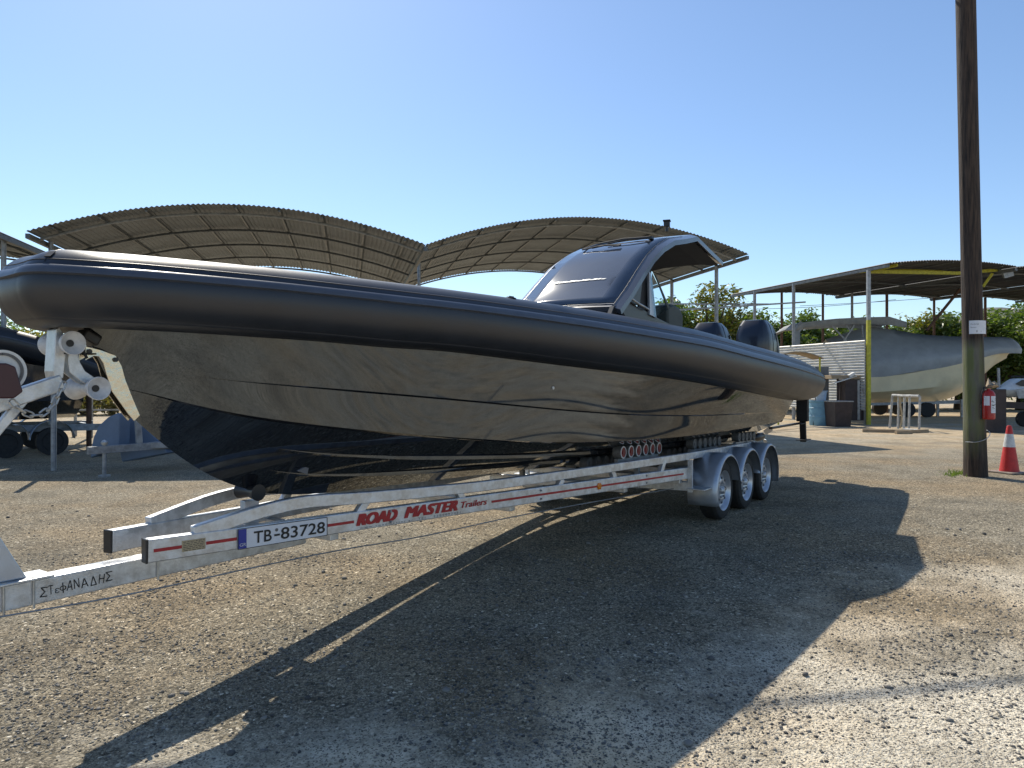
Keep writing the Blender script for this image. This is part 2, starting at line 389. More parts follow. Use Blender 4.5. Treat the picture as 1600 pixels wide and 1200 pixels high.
def wob(x, y, f, p):
    return 0.5+0.25*(np.sin(x*f+p)+np.sin(y*f*1.3+p*2+0.8*np.sin(x*f*0.7)))
M['stone'] = mat('loose_stones', (0.26, 0.24, 0.21), 0.85, col2=(0.055, 0.052, 0.050), island=True)
M['stonep'] = mat('pale_stones', (0.42, 0.375, 0.29), 0.85, col2=(0.08, 0.07, 0.053), island=True)
pebbles('dark_gravel', 30000, (1.9, 6.5), lambda x, y: np.clip(wob(x, y, 2.3, 1)*wob(x, y, 5.1, 2)*2.2, 0.08, 1), 0.0022, 0.011, M['stone'],
        'dark grey loose stones scattered over the pale dust', 3)
pebbles('pale_gravel', 34000, (3.2, 9.0), lambda x, y: np.clip((y-2.6)/2.5-0.20*x/y*2, 0.05, 1)*np.clip(wob(x, y, 1.3, 4), 0.3, 1), 0.0025, 0.0075, M['stonep'],
        'pale brown loose gravel in the middle of the yard', 9)

pebbles('larger_stones', 420, (2.2, 9.0), lambda x, y: np.clip(wob(x, y, 3.1, 5)**3*2, 0.05, 1), 0.010, 0.024, M['stone'],
        'scattered larger dark stones lying on the gravel', 21)

# ================================================================== MAIN BOAT
BL = BOAT.translation; BR = math.atan2(U.y, U.x)
boat = thing('inflatable_boat', 'long matt black inflatable boat with glossy dark hull and raked cabin, on a galvanised trailer', 'boat', BL, BR)
# tube path: column px, top y, bottom y, half-beam guess
HB_S = [1.30, 1.60, 2.0, 2.6, 3.3, 4.5, 6.0, 7.5, 9.0, 10.3, 11.0, 11.5, 13.0]
HB_L = [0.00, 0.41, 0.50, 0.63, 0.79, 1.02, 1.25, 1.40, 1.48, 1.48, 1.46, 1.44, 1.38]
TR = [(105, 391, 511), (150, 394, 513), (200, 397.5, 515.5), (300, 407, 520.5), (400, 417, 527), (500, 428.5, 534), (600, 440.5, 543), (700, 453, 550), (810, 468, 563),
      (915, 484, 576), (1020, 503, 588), (1080, 515, 597), (1144, 533, 608), (1190, 545.5, 617), (1225, 556, 624), (1246, 564.5, 626), (1264, 574, 622.5), (1275, 584, 614)]
tp = []
for px, yt, yb in TR:
    r = 0.2
    for _ in range(6):
        lf = lambda s, r=r: ip(s, HB_S, HB_L)-r
        s = s_at(px, lf); l = lf(s); Y = U.y*s+N.y*(OFF-l)
        r = (yb-yt)/2/FOC*Y
    tp.append((s, l, z_at(s, l, (yt+yb)/2), r))
print('tube', [tuple(round(x, 2) for x in q) for q in tp])
s0, l0, z0, r0 = tp[0]
side = [q for q in tp]
last = side[-1]
# plan of the nose, then the side
nose = [(s0-0.018, 0.0, z0-0.004, r0*0.97), (s0-0.014, l0*0.55, z0-0.002, r0*0.985)]
endc = [(last[0]+0.10, last[1]+0.03, last[2]-0.01, last[3]*0.55), (last[0]+0.15, last[1]+0.04, last[2]-0.015, last[3]*0.18)]
half = nose+side+endc
full = [(s, l, z, r) for s, l, z, r in reversed(half)]+[(s, -l, z, r) for s, l, z, r in half[1:]]
ctr = cr([(s, -l, z) for s, l, z, r in full], 6); rad = [v.x for v in cr([(r, 0, 0) for s, l, z, r in full], 6)]
def ring(i, angs, dr=0.0):
    p = ctr[i]; d = (ctr[min(i+1, len(ctr)-1)]-ctr[max(i-1, 0)]).normalized()
    a = d.cross(Vector((0, 0, 1))).normalized(); b = Vector((0, 0, 1))
    # outboard side is on the left of travel from near stern to nose to far stern
    return [p-(a*math.cos(t)*(rad[i]+dr))*SGN+b*math.sin(t)*(rad[i]+dr) for t in angs]
SGN = 1
# decide outboard sign
q = ring(10, [0])[0]
if q.y > ctr[10].y: SGN = -1
tb = MB(); angs = [2*PI*k/40 for k in range(40)]
tb.grid([ring(i, angs) for i in range(len(ctr))], closed=True)
n0 = 40; tb.f.append(tuple(range(n0))); tb.f.append(tuple((len(ctr)-1)*n0+k for k in reversed(range(n0))))
tube_o = tb.build('inflatable_tube', 'tube', boat, smooth=True, angle=60)
def near_i(s, sideneg=True):
    return min((i for i in range(len(ctr)) if (ctr[i].y < -0.1) == sideneg), key=lambda i: abs(ctr[i].x-s))
for s_ in ():
    for sn in (True, False):
        i = near_i(s_, sn); sm = MB(); sm.grid([[ring(i, [t], 0.0012)[0]+Vector((dx, 0, 0)) for t in [math.radians(a) for a in range(-70, 150, 6)]] for dx in (-0.016, 0.016)])
        sm.build('panel_seam', 'tube', boat, smooth=True)
for s_ in (4.2, 7.6, 10.2):
    i = near_i(s_); c = ring(i, [math.radians(78)], 0)[0]; nv = (c-ctr[i]).normalized(); sm = MB()
    sm.lathe(c, nv, [(0, 0.038), (0.006, 0.034), (0.008, 0.02), (0.014, 0.018), (0.014, 0)], 18); sm.build('air_valve', 'black', boat, smooth=True)
# rubbing strake: two raised lips
sk = MB()
def strip(mb, a0, a1, h, i0=0, i1=None):
    sec = []
    i1 = i1 or len(ctr)
    for i in range(i0, i1):
        k = min(1, rad[i]/0.16)
        th = [a0-0.02, a0, a0+(a1-a0)*0.25, a0+(a1-a0)*0.75, a1, a1+0.05]; hh = [-0.004, h*0.95, h, h*0.7, h*0.35, -0.004]
        sec.append([ring(i, [t], e*k)[0] for t, e in zip(th, hh)])
    mb.grid(sec)
strip(sk, math.radians(15), math.radians(29), 0.018)
sk.build('rubbing_strake', 'strake', boat, smooth=True, angle=30)
sk = MB(); strip(sk, math.radians(40), math.radians(41.5), 0.003); strip(sk, math.radians(-58), math.radians(-54), 0.004)
sk.build('seam_tape', 'tube', boat, smooth=True)
# bow seam with a small towing patch
def near_i(s, sideneg=True):
    return min((i for i in range(len(ctr)) if (ctr[i].y < -0.1) == sideneg), key=lambda i: abs(ctr[i].x-s))
i = near_i(s0); sm = MB()
sm.grid([[ring(i, [t], 0.0015)[0]+Vector((dx, 0, 0)) for t in [math.radians(a) for a in range(34, 110, 6)]] for dx in (-0.003, 0.003)])
sm.build('bow_seam', 'seam', boat)
sm = MB(); c0 = ring(i, [math.radians(44)], 0.004)[0]; c1 = ring(i, [math.radians(58)], 0.004)[0]
sm.bar(c0, c1, 0.03, 0.004); sm.build('bow_patch', 'seam', boat)
# hull guides
stem_px = [(122, 505), (132, 520), (150, 562), (173, 606), (210, 655), (250, 692), (300, 732), (350, 761), (400, 773), (455, 777)]
stem = [B(px, py, 0) for px, py in stem_px]
for v in stem: v.y = 0
print('stem', [tuple(round(x, 2) for x in v) for v in stem])
SE = 11.30
def guide(pts, lfix=None): return cr(pts, 10)
def G3(px, py, l): v = B(px, py, l); return Vector((v.x, l, v.z))   # l kept positive
keel = [Vector((v.x, 0, v.z)) for v in stem[4:]]+[Vector((5.2, 0, 0.70)), Vector((7.5, 0, 0.60)), Vector((9.5, 0, 0.52)), Vector((SE, 0, 0.46))]
chine = [Vector((stem[3].x, 0, stem[3].z+0.01)), G3(216, 605, 0.035), G3(280, 630, 0.10), G3(350, 645, 0.19), G3(430, 657, 0.29), G3(500, 665, 0.38), G3(600, 675.5, 0.53), G3(700, 683, 0.63), G3(800, 689, 0.72),
         G3(880, 692, 0.79), G3(1000, 688, 0.94), G3(1110, 677, 1.00), G3(1222, 659, 0.98)]
SE = chine[-1].x; keel[-1].x = SE
def tube_at(s):
    xs = [q[0] for q in half[2:]]; return ip(s, xs, [q[1] for q in half[2:]]), ip(s, xs, [q[2] for q in half[2:]]), ip(s, xs, [q[3] for q in half[2:]])
top = [Vector((stem[0].x, 0, stem[0].z+0.03))]
for s in (1.85, 2.2, 2.7, 3.3, 4.0, 5.0, 6.5, 8.0, 9.5, 11.05):
    l, z, r = tube_at(s); top.append(Vector((s, min(l+0.01, (s-1.60)*0.40), z-r*0.90)))
def resample(pts, n, pw=1.35):
    P = cr(pts, 8); x0, x1 = P[0].x, P[-1].x
    xs = [p.x for p in P]; out = []
    # parameter by arc length
    d = [0]
    for a, b in zip(P, P[1:]): d.append(d[-1]+(b-a).length)
    for k in range(n):
        t = (k/(n-1))**pw*d[-1]
        out.append(Vector((ip(t, d, xs), ip(t, d, [p.y for p in P]), ip(t, d, [p.z for p in P]))))
    return out
NU = 90
def smoothc(P, n=30):
    P = [Vector(p) for p in P]
    for _ in range(n):
        P = [P[0]]+[P[i-1]*0.25+P[i]*0.5+P[i+1]*0.25 for i in range(1, len(P)-1)]+[P[-1]]
    return P
Kc, Cc, Tc = smoothc(resample(keel, NU)), smoothc(resample(chine, NU)), smoothc(resample(top, NU))
def strip_between(A, Bc, f0, f1, rows, bulge=0.0, dl0=0, dz0=0):
    out = []
    for r in range(rows+1):
        f = f0+(f1-f0)*r/rows
        out.append([a.lerp(b, f)+Vector((0, bulge*math.sin(PI*f)*min(1, i/12), 0)) for i, (a, b) in enumerate(zip(A, Bc))])
    return out
hm = MB()
def both(rows):
    hm.grid([[Vector((v.x, -v.y, v.z)) for v in r] for r in rows])
    hm.grid([[Vector((v.x, v.y, v.z)) for v in r] for r in rows][::-1])
# topsides with a knuckle: chine -> knuckle -> top
kn = [Vector(v) for v in Cc]
KF = []
for i, (c, t) in enumerate(zip(Cc, Tc)):
    s = c.x*0.6+t.x*0.4
    # knuckle height from the photo
    px = None
    KF.append((c, t))
def proj_y(v):
    o = OFF-v.y; X = U.x*v.x+N.x*o; Y = U.y*v.x+N.y*o; return 800+FOC*X/Y, 600-(v.z-CH)*FOC/Y
KX = [150, 290, 400, 500, 600, 700, 800, 900, 1000, 1100, 1180, 1260]; KY = [576, 588, 596.5, 603.5, 613, 622, 631, 641, 648.5, 649, 645, 641]
kn = []
for c, t in KF:
    lo, hi = 0.0, 1.0
    for _ in range(30):
        f = (lo+hi)/2; x, y = proj_y(c.lerp(t, f))
        if y > ip(x, KX, KY): lo = f
        else: hi = f
    kn.append(f)
for i in range(NU):
    if proj_y(Cc[i])[0] < 300: kn[i] = None
k1 = next(f for f in kn if f is not None); kn = [k1 if f is None else f for f in kn]
for _ in range(60): kn = [kn[0]]+[(kn[i-1]+2*kn[i]+kn[i+1])/4 for i in range(1, NU-1)]+[kn[-1]]
rowsL, rowsU = [], []
for r in range(5):
    row = []
    for i, (c, t) in enumerate(zip(Cc, Tc)):
        e = min(1, max(0, (i-8)/14))*min(1, (NU-6-i)/8 if i < NU-6 else 0)
        p = c.lerp(t, kn[i]*r/4); p.y -= 0.016*e*(r/4)
        if r == 4: p.z -= 0.012*e
        row.append(p)
    rowsL.append(row)
both(rowsL)
row0 = [c.lerp(t, kn[i]) for i, (c, t) in enumerate(zip(Cc, Tc))]
both([rowsL[-1], row0])
both([[c.lerp(t, kn[i]+(1-kn[i])*r/5) for i, (c, t) in enumerate(zip(Cc, Tc))] for r in range(6)])
# bottom, with chine flat and two spray rails
FR = [0.0, 0.36, 0.68, 1.0]
ch_in = [Vector((c.x, max(0, c.y-0.05*min(1, i/14)), c.z-0.012*min(1, i/14))) for i, c in enumerate(Cc)]
def bot(i, f):
    a, b = Kc[i], ch_in[i]; p = a.lerp(b, f); p.z -= 0.10*math.sin(PI*f)*(b.y)*max(0, 1-i/45.)*0.3; return p
segs = [(0.0, 0.30), (0.34, 0.62), (0.66, 1.0)]
prev = None
for a, b in segs:
    rr = [[bot(i, a+(b-a)*r/4) for i in range(NU)] for r in range(5)]
    if prev is not None:
        edge = []
        for i in range(NU):
            e = min(1, max(0, (i-16)/12)); p = Vector(rr[0][i]); p.z -= 0.026*e; edge.append(p)
        both([prev, edge]); both([edge, rr[0]])
    both(rr); prev = rr[-1]
both([ch_in, Cc])
tr = [Vector((v.x, -v.y, v.z)) for v in (Kc[-1], ch_in[-1], Cc[-1], Tc[-1])]
hm.add(tr+[Vector((v.x, -v.y, v.z)) for v in reversed(tr[1:])], [tuple(range(7))])
hull = hm.build('hull', 'hull', boat, smooth=True, angle=14)
# deck between the tubes, transom board
dk = MB(); ds = np.linspace(s0+0.02, 11.2, 24); A_, B_ = [], []
for s in ds:
    l, z, r = tube_at(s); A_.append(Vector((s, -l, z-r*0.1))); B_.append(Vector((s, l, z-r*0.1)))
dk.grid([A_, B_]); dk.build('deck', 'deck', boat)
# drain fitting and sensor plate on the hull
for (px, py, l, rr_, mm, nm) in ((869, 607, 0.90, 0.014, 'white', 'drain_outlet'),):
    c = B(px, py, 1.0); d = MB(); d.lathe(c+Vector((0, 0.06, 0)), (0, -1, 0), [(0, 0), (0, rr_), (0.035, rr_*0.9), (0.04, 0)], 12)
def hull_point(px, py, lo=0.0, hi=1.4):
    best = None
    for i in range(NU-1):
        for r in range(41):
            f = r/40; p = Cc[i].lerp(Tc[i], f); x, y = proj_y(p)
            e = (x-px)**2+(y-py)**2
            if best is None or e < best[0]: best = (e, p)
            p = bot(i, f); x, y = proj_y(p); e = (x-px)**2+(y-py)**2
            if e < best[0]: best = (e, p)
    return Vector((best[1].x, -best[1].y, best[1].z))
c = hull_point(869, 607); d = MB(); d.lathe(c+Vector((0, 0.012, 0)), (0, -1, 0), [(0, 0), (0, 0.013), (0.02, 0.012), (0.024, 0)], 14)
d.build('drain_outlet', 'white', boat, smooth=True)
c = hull_point(476, 735); d = MB()
d.prism([c+Vector((-0.05, -0.004, 0.0)), c+Vector((0.045, -0.004, 0.03)), c+Vector((0.03, -0.004, -0.03))], (0, -0.012, -0.004)); d.build('sensor_plate', 'engineg', boat, bevel=0.003)
# stainless bow plates
pl = [(134, 541), (158, 547), (180, 555), (188, 563), (196, 593), (207, 621), (219, 649), (210, 658), (200, 646), (190, 632), (175, 611), (168, 590), (162, 568), (155, 557), (147, 556), (134, 563)]
P3 = [B(x, y, 0.035) for x, y in pl]
for v in P3: v.y = -0.035
d = MB(); d.prism(P3, (0, 0.006, 0)); d.build('bow_plate', 'inox', boat, bevel=0.0015)
P4 = [Vector((v.x, 0.035, v.z)) for v in P3]
d = MB(); d.prism(P4, (0, -0.006, 0)); d.build('bow_plate', 'inox', boat, bevel=0.0015)
for px, py in ((140, 549), (181, 562)):
    d = MB(); c = B(px, py, 0.04); d.lathe(c+Vector((0, 0.01, 0)), (0, -1, 0), [(0, 0.0), (0, 0.012), (0.014, 0.012), (0.014, 0)], 12)
    d.build('shackle_pin', 'black', boat)
# small bow fender block under the nose
d = MB(); d.bar(B(125, 520, 0.0), B(150, 535, 0.0), 0.10, 0.05); d.build('bow_block', 'black', boat, bevel=0.01)

# ---- cabin
prof = [B(968, 470, 0.68), B(988, 452, 0.68), B(1004, 425, 0.67), B(1021, 398, 0.66), B(1036, 384, 0.65), B(1052, 373.5, 0.63), B(1071, 369.5, 0.63), B(1090, 366, 0.63), B(1111, 385.5, 0.62), B(1132, 405, 0.61)]
prof = [(v.x, v.z) for v in prof]
for _k, _z in ((0, -0.055), (2, 0.0), (3, -0.005), (4, 0.01), (5, 0.012)): prof[_k] = (prof[_k][0], prof[_k][1]+_z)
print('cab', [tuple(round(x, 2) for x in q) for q in prof])
PS = [Vector((s, 0, z)) for s, z in prof]; PSr = PS
def cab_w(s): return ip(s, [6.2, 6.6, 7.2, 8.4, 9.4], [0.69, 0.68, 0.66, 0.635, 0.59])
def roof_pt(k, f, dz=0.0, inset=0.0):   # f in -1..1 across
    p = PSr[k]; wd = cab_w(p.x)-inset
    crown = 0.022*(1-f*f)
    a = PSr[min(k+1, len(PSr)-1)]-PSr[max(k-1, 0)]; nrm = Vector((-a.z, 0, a.x)).normalized()
    q = p+nrm*(crown+dz); edge = 0.05*max(0, abs(f)-0.86)/0.14
    return Vector((q.x, f*wd, q.z-edge*0.6))
FA = [-1, -0.95, -0.86, -0.6, -0.3, 0, 0.3, 0.6, 0.86, 0.95, 1]
rf = MB()
topg = [[roof_pt(k, f) for f in FA] for k in range(len(PSr))]; botg = [[roof_pt(k, f, -0.055) for f in FA] for k in range(len(PSr))]
rf.grid(topg); rf.grid([r[::-1] for r in botg])
rf.grid([[t[0] for t in topg], [b[0] for b in botg]]); rf.grid([[b[-1] for b in botg], [t[-1] for t in topg]])
rf.grid([botg[0], topg[0]]); rf.grid([topg[-1], botg[-1]])
rf.build('cabin_roof', 'cabin', boat, smooth=True, angle=14)
# windscreen: from the foot to the brow
ws = MB(); fr = [f*0.86 for f in (-1, -0.7, -0.35, 0, 0.35, 0.7, 1)]
wsk = [(0, 0.18), (1, 0), (2, 0), (3, 0), (4, 0), (5, 0)]
def rp2(kk, f, dz):
    k = int(kk); t = kk-k; a = roof_pt(k, f, dz)
    return a if t < 1e-6 else a.lerp(roof_pt(k+1, f, dz), t)
rows = [[rp2(kk, f, 0.006) for f in fr] for kk in np.linspace(0.22, 5.6, 16)]
ws.grid(rows); ws.build('windscreen', 'glassb', boat, smooth=True, solid=-0.004)
ln = MB()
for sgn in (-1, 1):
    ln.tube([rp2(kk, sgn*0.875, 0.006) for kk in np.linspace(0.1, 6.2, 16)], 0.0028, 6)
ln.tube([rp2(0.12, f, 0.006) for f in np.linspace(-0.875, 0.875, 9)], 0.005, 6)
ln.build('windscreen_seal', 'engineg', boat, smooth=True)
# script on the windscreen: slanted pale strokes
tx = MB(); x = -0.47; kk = 1.62
o_ = [0.050, 0.030, 0.055, 0.022, 0.060, 0.018, 0.052, 0.028, 0.060, 0.024, 0.055, 0.030, 0.050]
fpos = 0.50
for j, wd in enumerate(o_):
    w2 = wd/0.68; hh = 0.10 if j == 0 else (0.075 if j % 3 else 0.045)
    a = rp2(kk, fpos, 0.013); b = rp2(kk, fpos-w2, 0.013); c = rp2(kk+hh, fpos-w2-0.03, 0.013); dd = rp2(kk+hh, fpos-0.03, 0.013)
    tx.add([a, b, c, dd], [(0, 1, 2, 3)]); fpos -= w2+0.012
tx.build('lettering', 'white', boat)
# dark skirt under the screen
d = MB(); f0 = [roof_pt(0, f, -0.055) for f in FA]
d.grid([[v+Vector((0.02, 0, 0.0)) for v in f0], [v+Vector((0.10, 0, -0.055)) for v in f0]]); d.build('screen_skirt', 'blackm', boat, solid=0.02)
# wipers, roof light
wp = MB()
def rt(px, py, f=0.0): # point on roof seen near a pixel: search
    best = None
    for a in np.linspace(1, 8, 71):
        for f in np.linspace(-0.9, 0.9, 37):
            p = rp2(min(a, 8.99), f, 0.03); x, y = proj_y(Vector((p.x, -p.y, p.z))); e = (x-px)**2+(y-py)**2
            if best is None or e < best[0]: best = (e, p)
    return best[1]
A1 = rt(1016, 371.5); A2 = rt(1012, 377)
for a, b in (((1018, 372), (950, 381)), ((1016, 377), (965, 384)), ((952, 381), (910, 390)), ((968, 383), (925, 388)), ((910, 390), (970, 383)), ((935, 381), (1018, 370))):
    wp.tube([rt(*a), (rt(*a)+rt(*b))/2+Vector((0, 0, 0.02)), rt(*b)], 0.010, 6)
wp.box(A1, (0.06, 0.05, 0.03)); wp.build('windscreen_wiper', 'black', boat, smooth=True)
d = MB(); c = rt(1043, 363); c = rp2(5.6, 0.25, 0)
cc = B(1042, 362, 0.0); d.cyl(cc, cc+Vector((0, 0, 0.06)), 0.018, 0.018, 10); d.box(cc+Vector((0, 0, 0.10)), (0.07, 0.08, 0.07), 0.3); d.box(cc+Vector((0.0, 0, 0.145)), (0.10, 0.10, 0.018), 0.3)
d.build('roof_light', 'black', boat, bevel=0.006)
# headlining underneath, near side coaming
d = MB()
d.grid([[roof_pt(k, f, -0.06, 0.04) for f in (-0.98, -0.5, 0, 0.5, 0.98)][::-1] for k in range(4, len(PSr))]); d.build('headlining', 'blackm', boat)
# console body
def side_poly(pts, l, th, name, m, mirror=True, bev=0.004):
    for sg in ((-1, 1) if mirror else (-1,)):
        P = [B(x, y, l) for x, y in pts]
        P = [Vector((v.x, sg*l, v.z)) for v in P]
        d = MB(); d.prism(P if sg < 0 else P[::-1], (0, -sg*th, 0)); o = d.build(name, m, boat, bevel=bev)
    return o
side_poly([(960, 478), (982, 470), (993, 477), (1016, 490), (1026, 496), (1046, 506), (1052, 530), (948, 510)], 0.63, 0.05, 'console_side', 'cabin2')
side_poly([(984, 458), (998, 436), (1004, 440), (1000, 476), (992, 478), (982, 468)], 0.64, 0.05, 'front_pillar', 'cabin2')
side_poly([(1000, 436), (1019, 412), (1017, 420), (1018, 494), (998, 482)], 0.60, 0.02, 'side_window', 'blackm')
side_poly([(1015, 424), (1018, 428), (1020, 445), (1026, 497), (1016, 492)], 0.65, 0.03, 'door_pillar', 'fender')
M['clear'] = mat('tinted_glass', (0.75, 0.85, 0.9), 0.03, trans=1.0, ior=1.05); 
side_poly([(1019, 424), (1046, 482), (1024, 495), (1018, 440)], 0.66, 0.008, 'side_glass', 'clear', bev=0)
side_poly([(1024, 430), (1026, 432), (1046, 480), (1044, 483)], 0.668, 0.012, 'glass_edge', 'seat', bev=0)
d = MB(); d.tube([B(986, 466, 0.67), B(997, 474, 0.67), B(1006, 479, 0.67), B(1014, 484, 0.67)], 0.012, 8); d.build('grab_rail', 'chain', boat, smooth=True)
s1 = B(1028, 500, 0.6).x; s2 = s1+0.75
d = MB()
fA = [Vector((6.75, -0.58, 1.5)), Vector((6.75, 0.58, 1.5)), Vector((6.62, 0.58, 2.24)), Vector((6.62, -0.58, 2.24))]
d.add([(6.2, -0.55, 1.6), (6.2, 0.55, 1.6), (8.8, 0.55, 1.6), (8.8, -0.55, 1.6), (6.50, -0.55, 2.32), (6.50, 0.55, 2.32), (7.0, 0.55, 2.32), (7.0, -0.55, 2.32), (8.8, 0.55, 1.95), (8.8, -0.55, 1.95)],
      [(0, 1, 5, 4), (4, 5, 6, 7), (7, 6, 8, 9), (0, 4, 7, 9, 3), (1, 2, 8, 6, 5), (3, 9, 8, 2), (0, 3, 2, 1)]); d.build('console', 'cabin', boat, bevel=0.01)
d = MB(); hp = [B(870, 480, 0.2), B(945, 478, 0.45), B(938, 489, 0.45), B(885, 492, 0.2)]
sx_ = lambda l, z: Vector((6.2+0.3*(z-1.6)/0.72-0.006, -l, z))
d.prism([sx_(0.42, 1.75), sx_(-0.42, 1.75), sx_(-0.42, 2.24), sx_(0.42, 2.24)], (-0.01, 0, 0.004)); d.build('console_hatch', 'cabin', boat, bevel=0.004)
# seat back behind the console
st = [B(x, y, 0.45) for x, y in ((1044, 478), (1052, 475), (1062, 480), (1068, 492), (1068, 520), (1044, 520))]
d = MB(); P = [Vector((v.x, -0.45, v.z)) for v in st]; d.prism(P, (0, 0.9, 0)); d.build('seat_back', 'seat', boat, bevel=0.03, smooth=True)
# rear roof legs (far and near, behind the console)
d = MB()

# ================================================================== OUTBOARD ENGINES
def engine():
    r = thing('outboard_engine', 'near dark blue outboard engine behind the black boat, the taller of the two', 'outboard engine', (0, 0, 0), 0, 'outboard engines on the black boat')
    d = MB(); rows = []
    # sections from bottom to top: z, s-front, s-back, half width
    for z, a, b, hw, pw in ((1.62, -0.28, 0.30, 0.19, 2.6), (1.72, -0.35, 0.38, 0.25, 3), (1.95, -0.40, 0.42, 0.285, 3.4), (2.15, -0.41, 0.42, 0.29, 3.4), (2.30, -0.39, 0.37, 0.275, 3.8), (2.45, -0.33, 0.22, 0.23, 4.5), (2.535, -0.27, 0.06, 0.18, 5), (2.545, -0.21, 0.0, 0.13, 5)):
        row = []
        for k in range(32):
            t = 2*PI*k/32; c, s_ = math.cos(t), math.sin(t)
            row.append(Vector(((a+b)/2+(b-a)/2*math.copysign(abs(c)**(2/pw), c), hw*math.copysign(abs(s_)**(2/pw), s_), z)))
        rows.append(row)
    d.grid(rows, closed=True); d.f.append(tuple(7*32+k for k in range(32))); d.f.append(tuple(reversed(range(32))))
    cw = d.build('cowl', 'engine', r, smooth=True, angle=16)
    for sg in (-1, 1):
        d = MB(); d.prism([Vector((0.08, sg*0.270, 2.34)), Vector((0.30, sg*0.262, 2.16)), Vector((0.36, sg*0.262, 1.85)), Vector((0.22, sg*0.275, 2.0))], (0, sg*0.018, 0)); d.build('side_panel', 'engineg', r, bevel=0.004)
    d = MB(); d.tube([(-0.08, -0.284, 1.8), (-0.10, -0.288, 2.15), (-0.10, -0.272, 2.30), (-0.10, -0.228, 2.455), (-0.10, -0.17, 2.54), (-0.10, 0.17, 2.54), (-0.10, 0.228, 2.455), (-0.10, 0.272, 2.30), (-0.10, 0.288, 2.15)], 0.006, 6); d.build('cowl_seam', 'blackm', r)
    d = MB(); d.sweep([(0.0, 0, 1.7), (0.02, 0, 1.2), (0.05, 0, 0.75)], [(0.07, 0.20), (-0.07, 0.20), (-0.05, -0.18), (0.05, -0.18)], up=(1, 0, 0)); d.build('leg', 'black', r, bevel=0.02)
    d = MB(); d.box((0.12, 0, 0.82), (0.55, 0.26, 0.015)); d.build('cavitation_plate', 'black', r, bevel=0.004)
    d = MB(); d.lathe((-0.18, 0, 0.62), (1, 0, 0), [(0, 0), (0.06, 0.045), (0.2, 0.07), (0.45, 0.06), (0.5, 0)], 16); d.build('gearcase', 'black', r, smooth=True)
    d = MB()
    for k in range(3):
        a = k*2*PI/3; q1 = Vector((0.34, 0.06*math.cos(a), 0.62+0.06*math.sin(a))); q2 = Vector((0.38, 0.19*math.cos(a+0.25), 0.62+0.19*math.sin(a+0.25)))
        d.bar(q1, q2, 0.11, 0.012, up=(0.8, math.sin(a), -math.cos(a)))
    d.build('propeller', 'rim', r, bevel=0.004)
    d = MB(); d.box((-0.42, 0, 1.35), (0.16, 0.30, 0.45)); d.build('mounting_bracket', 'black', r, bevel=0.02)
    return r
e1 = engine(); e1.location = BOAT @ Vector((11.95, -0.36, 0.0)); e1.rotation_euler = (0, 0, BR)
e2 = copy_tree(e1); e2.location = BOAT @ Vector((12.0, 0.42, 0.0)); e2['label'] = 'far dark blue outboard engine of the black boat, mostly hidden and nearer the cabin'
e2.rotation_euler = (0, 0, BR)

# ================================================================== MAIN TRAILER
trl = thing('boat_trailer', 'long galvanised triple axle boat trailer with red striped side rails, under the black inflatable boat', 'trailer', BL, BR)
RS, RE = 1.888, 7.25
def rl(s): return 0.22+(s-RS)*(1.02-0.22)/(RE-RS) if s < RE else 1.02
def rz_(s): return 0.654+(s-RS)*(0.56-0.654)/(RE-RS)
for sg, nm in ((-1, 'side_rail'), (1, 'side_rail')):
    d = MB(); d.sweep([(RS, sg*(0.22-0.03), rz_(RS)), (RE, sg*(1.02-0.03), rz_(RE)), (RE+3.2, sg*0.90, rz_(RE)-0.02)] if False else [(RS, sg*0.19, rz_(RS)), (RE, sg*0.99, rz_(RE))],
                     [(-0.03, -0.06), (0.03, -0.06), (0.03, 0.06), (-0.03, 0.06)])
    rail = d.build(nm, 'galv', trl, bevel=0.006)
    d = MB(); dv = Vector((RE-RS, sg*0.8, 0)).normalized()
    c = Vector((RS, sg*0.19, rz_(RS)))-dv*0.006
    d.bar(c-dv*0.006, c+dv*0.006, 0.064, 0.124); d.build('end_cap', 'black', trl, bevel=0.004)
    d = MB(); d.bar((RE-0.1, sg*0.88, rz_(RE)-0.02), (10.6, sg*0.88, 0.54), 0.06, 0.12); d.build('rear_rail', 'galv', trl, bevel=0.006)
    # upper bent rail
    up = []
    for px, py in ((306, 834), (345, 821), (385, 808), (430, 795), (487, 784), (580, 777.5), (700, 766), (780, 757), (900, 740), (1000, 725), (1096, 710), (1180, 694)):
        s = s_at(px, rl); up.append(Vector((s, sg*(rl(s)-0.03), z_at(s, rl(s), py))))
    up2 = cr(up, 3); d = MB(); d.sweep(up2, [(-0.025, -0.037), (0.025, -0.037), (0.025, 0.037), (-0.025, 0.037)])
    d.build('upper_rail', 'galv', trl, bevel=0.005, smooth=True)
    for (x1, y1, x2, y2) in ((577, 782, 560, 809), (720, 768, 733, 791), (882, 749, 872, 771), (959, 735, 966, 752), (1041, 721, 1036, 738)):
        a = s_at(x1, rl); b = s_at(x2, rl); d = MB()
        d.bar((a, sg*(rl(a)-0.03), z_at(a, rl(a), y1)), (b, sg*(rl(b)-0.03), z_at(b, rl(b), y2)), 0.045, 0.05); d.build('strut', 'galv', trl, bevel=0.004)
for sg in (-1, 1):
    for px in (395, 610, 845, 1010):
        s_ = s_at(px, rl)
        for dz in (0.034, -0.034):
            d = MB(); d.lathe(Vector((s_, sg*(rl(s_)+0.001), rz_(s_)+dz)), (0, sg, 0), [(0, 0.010), (0.006, 0.009), (0.006, 0.005), (0.011, 0.005), (0.011, 0)], 6)
            if px != 395: d.build('frame_bolt', 'galvs', trl)
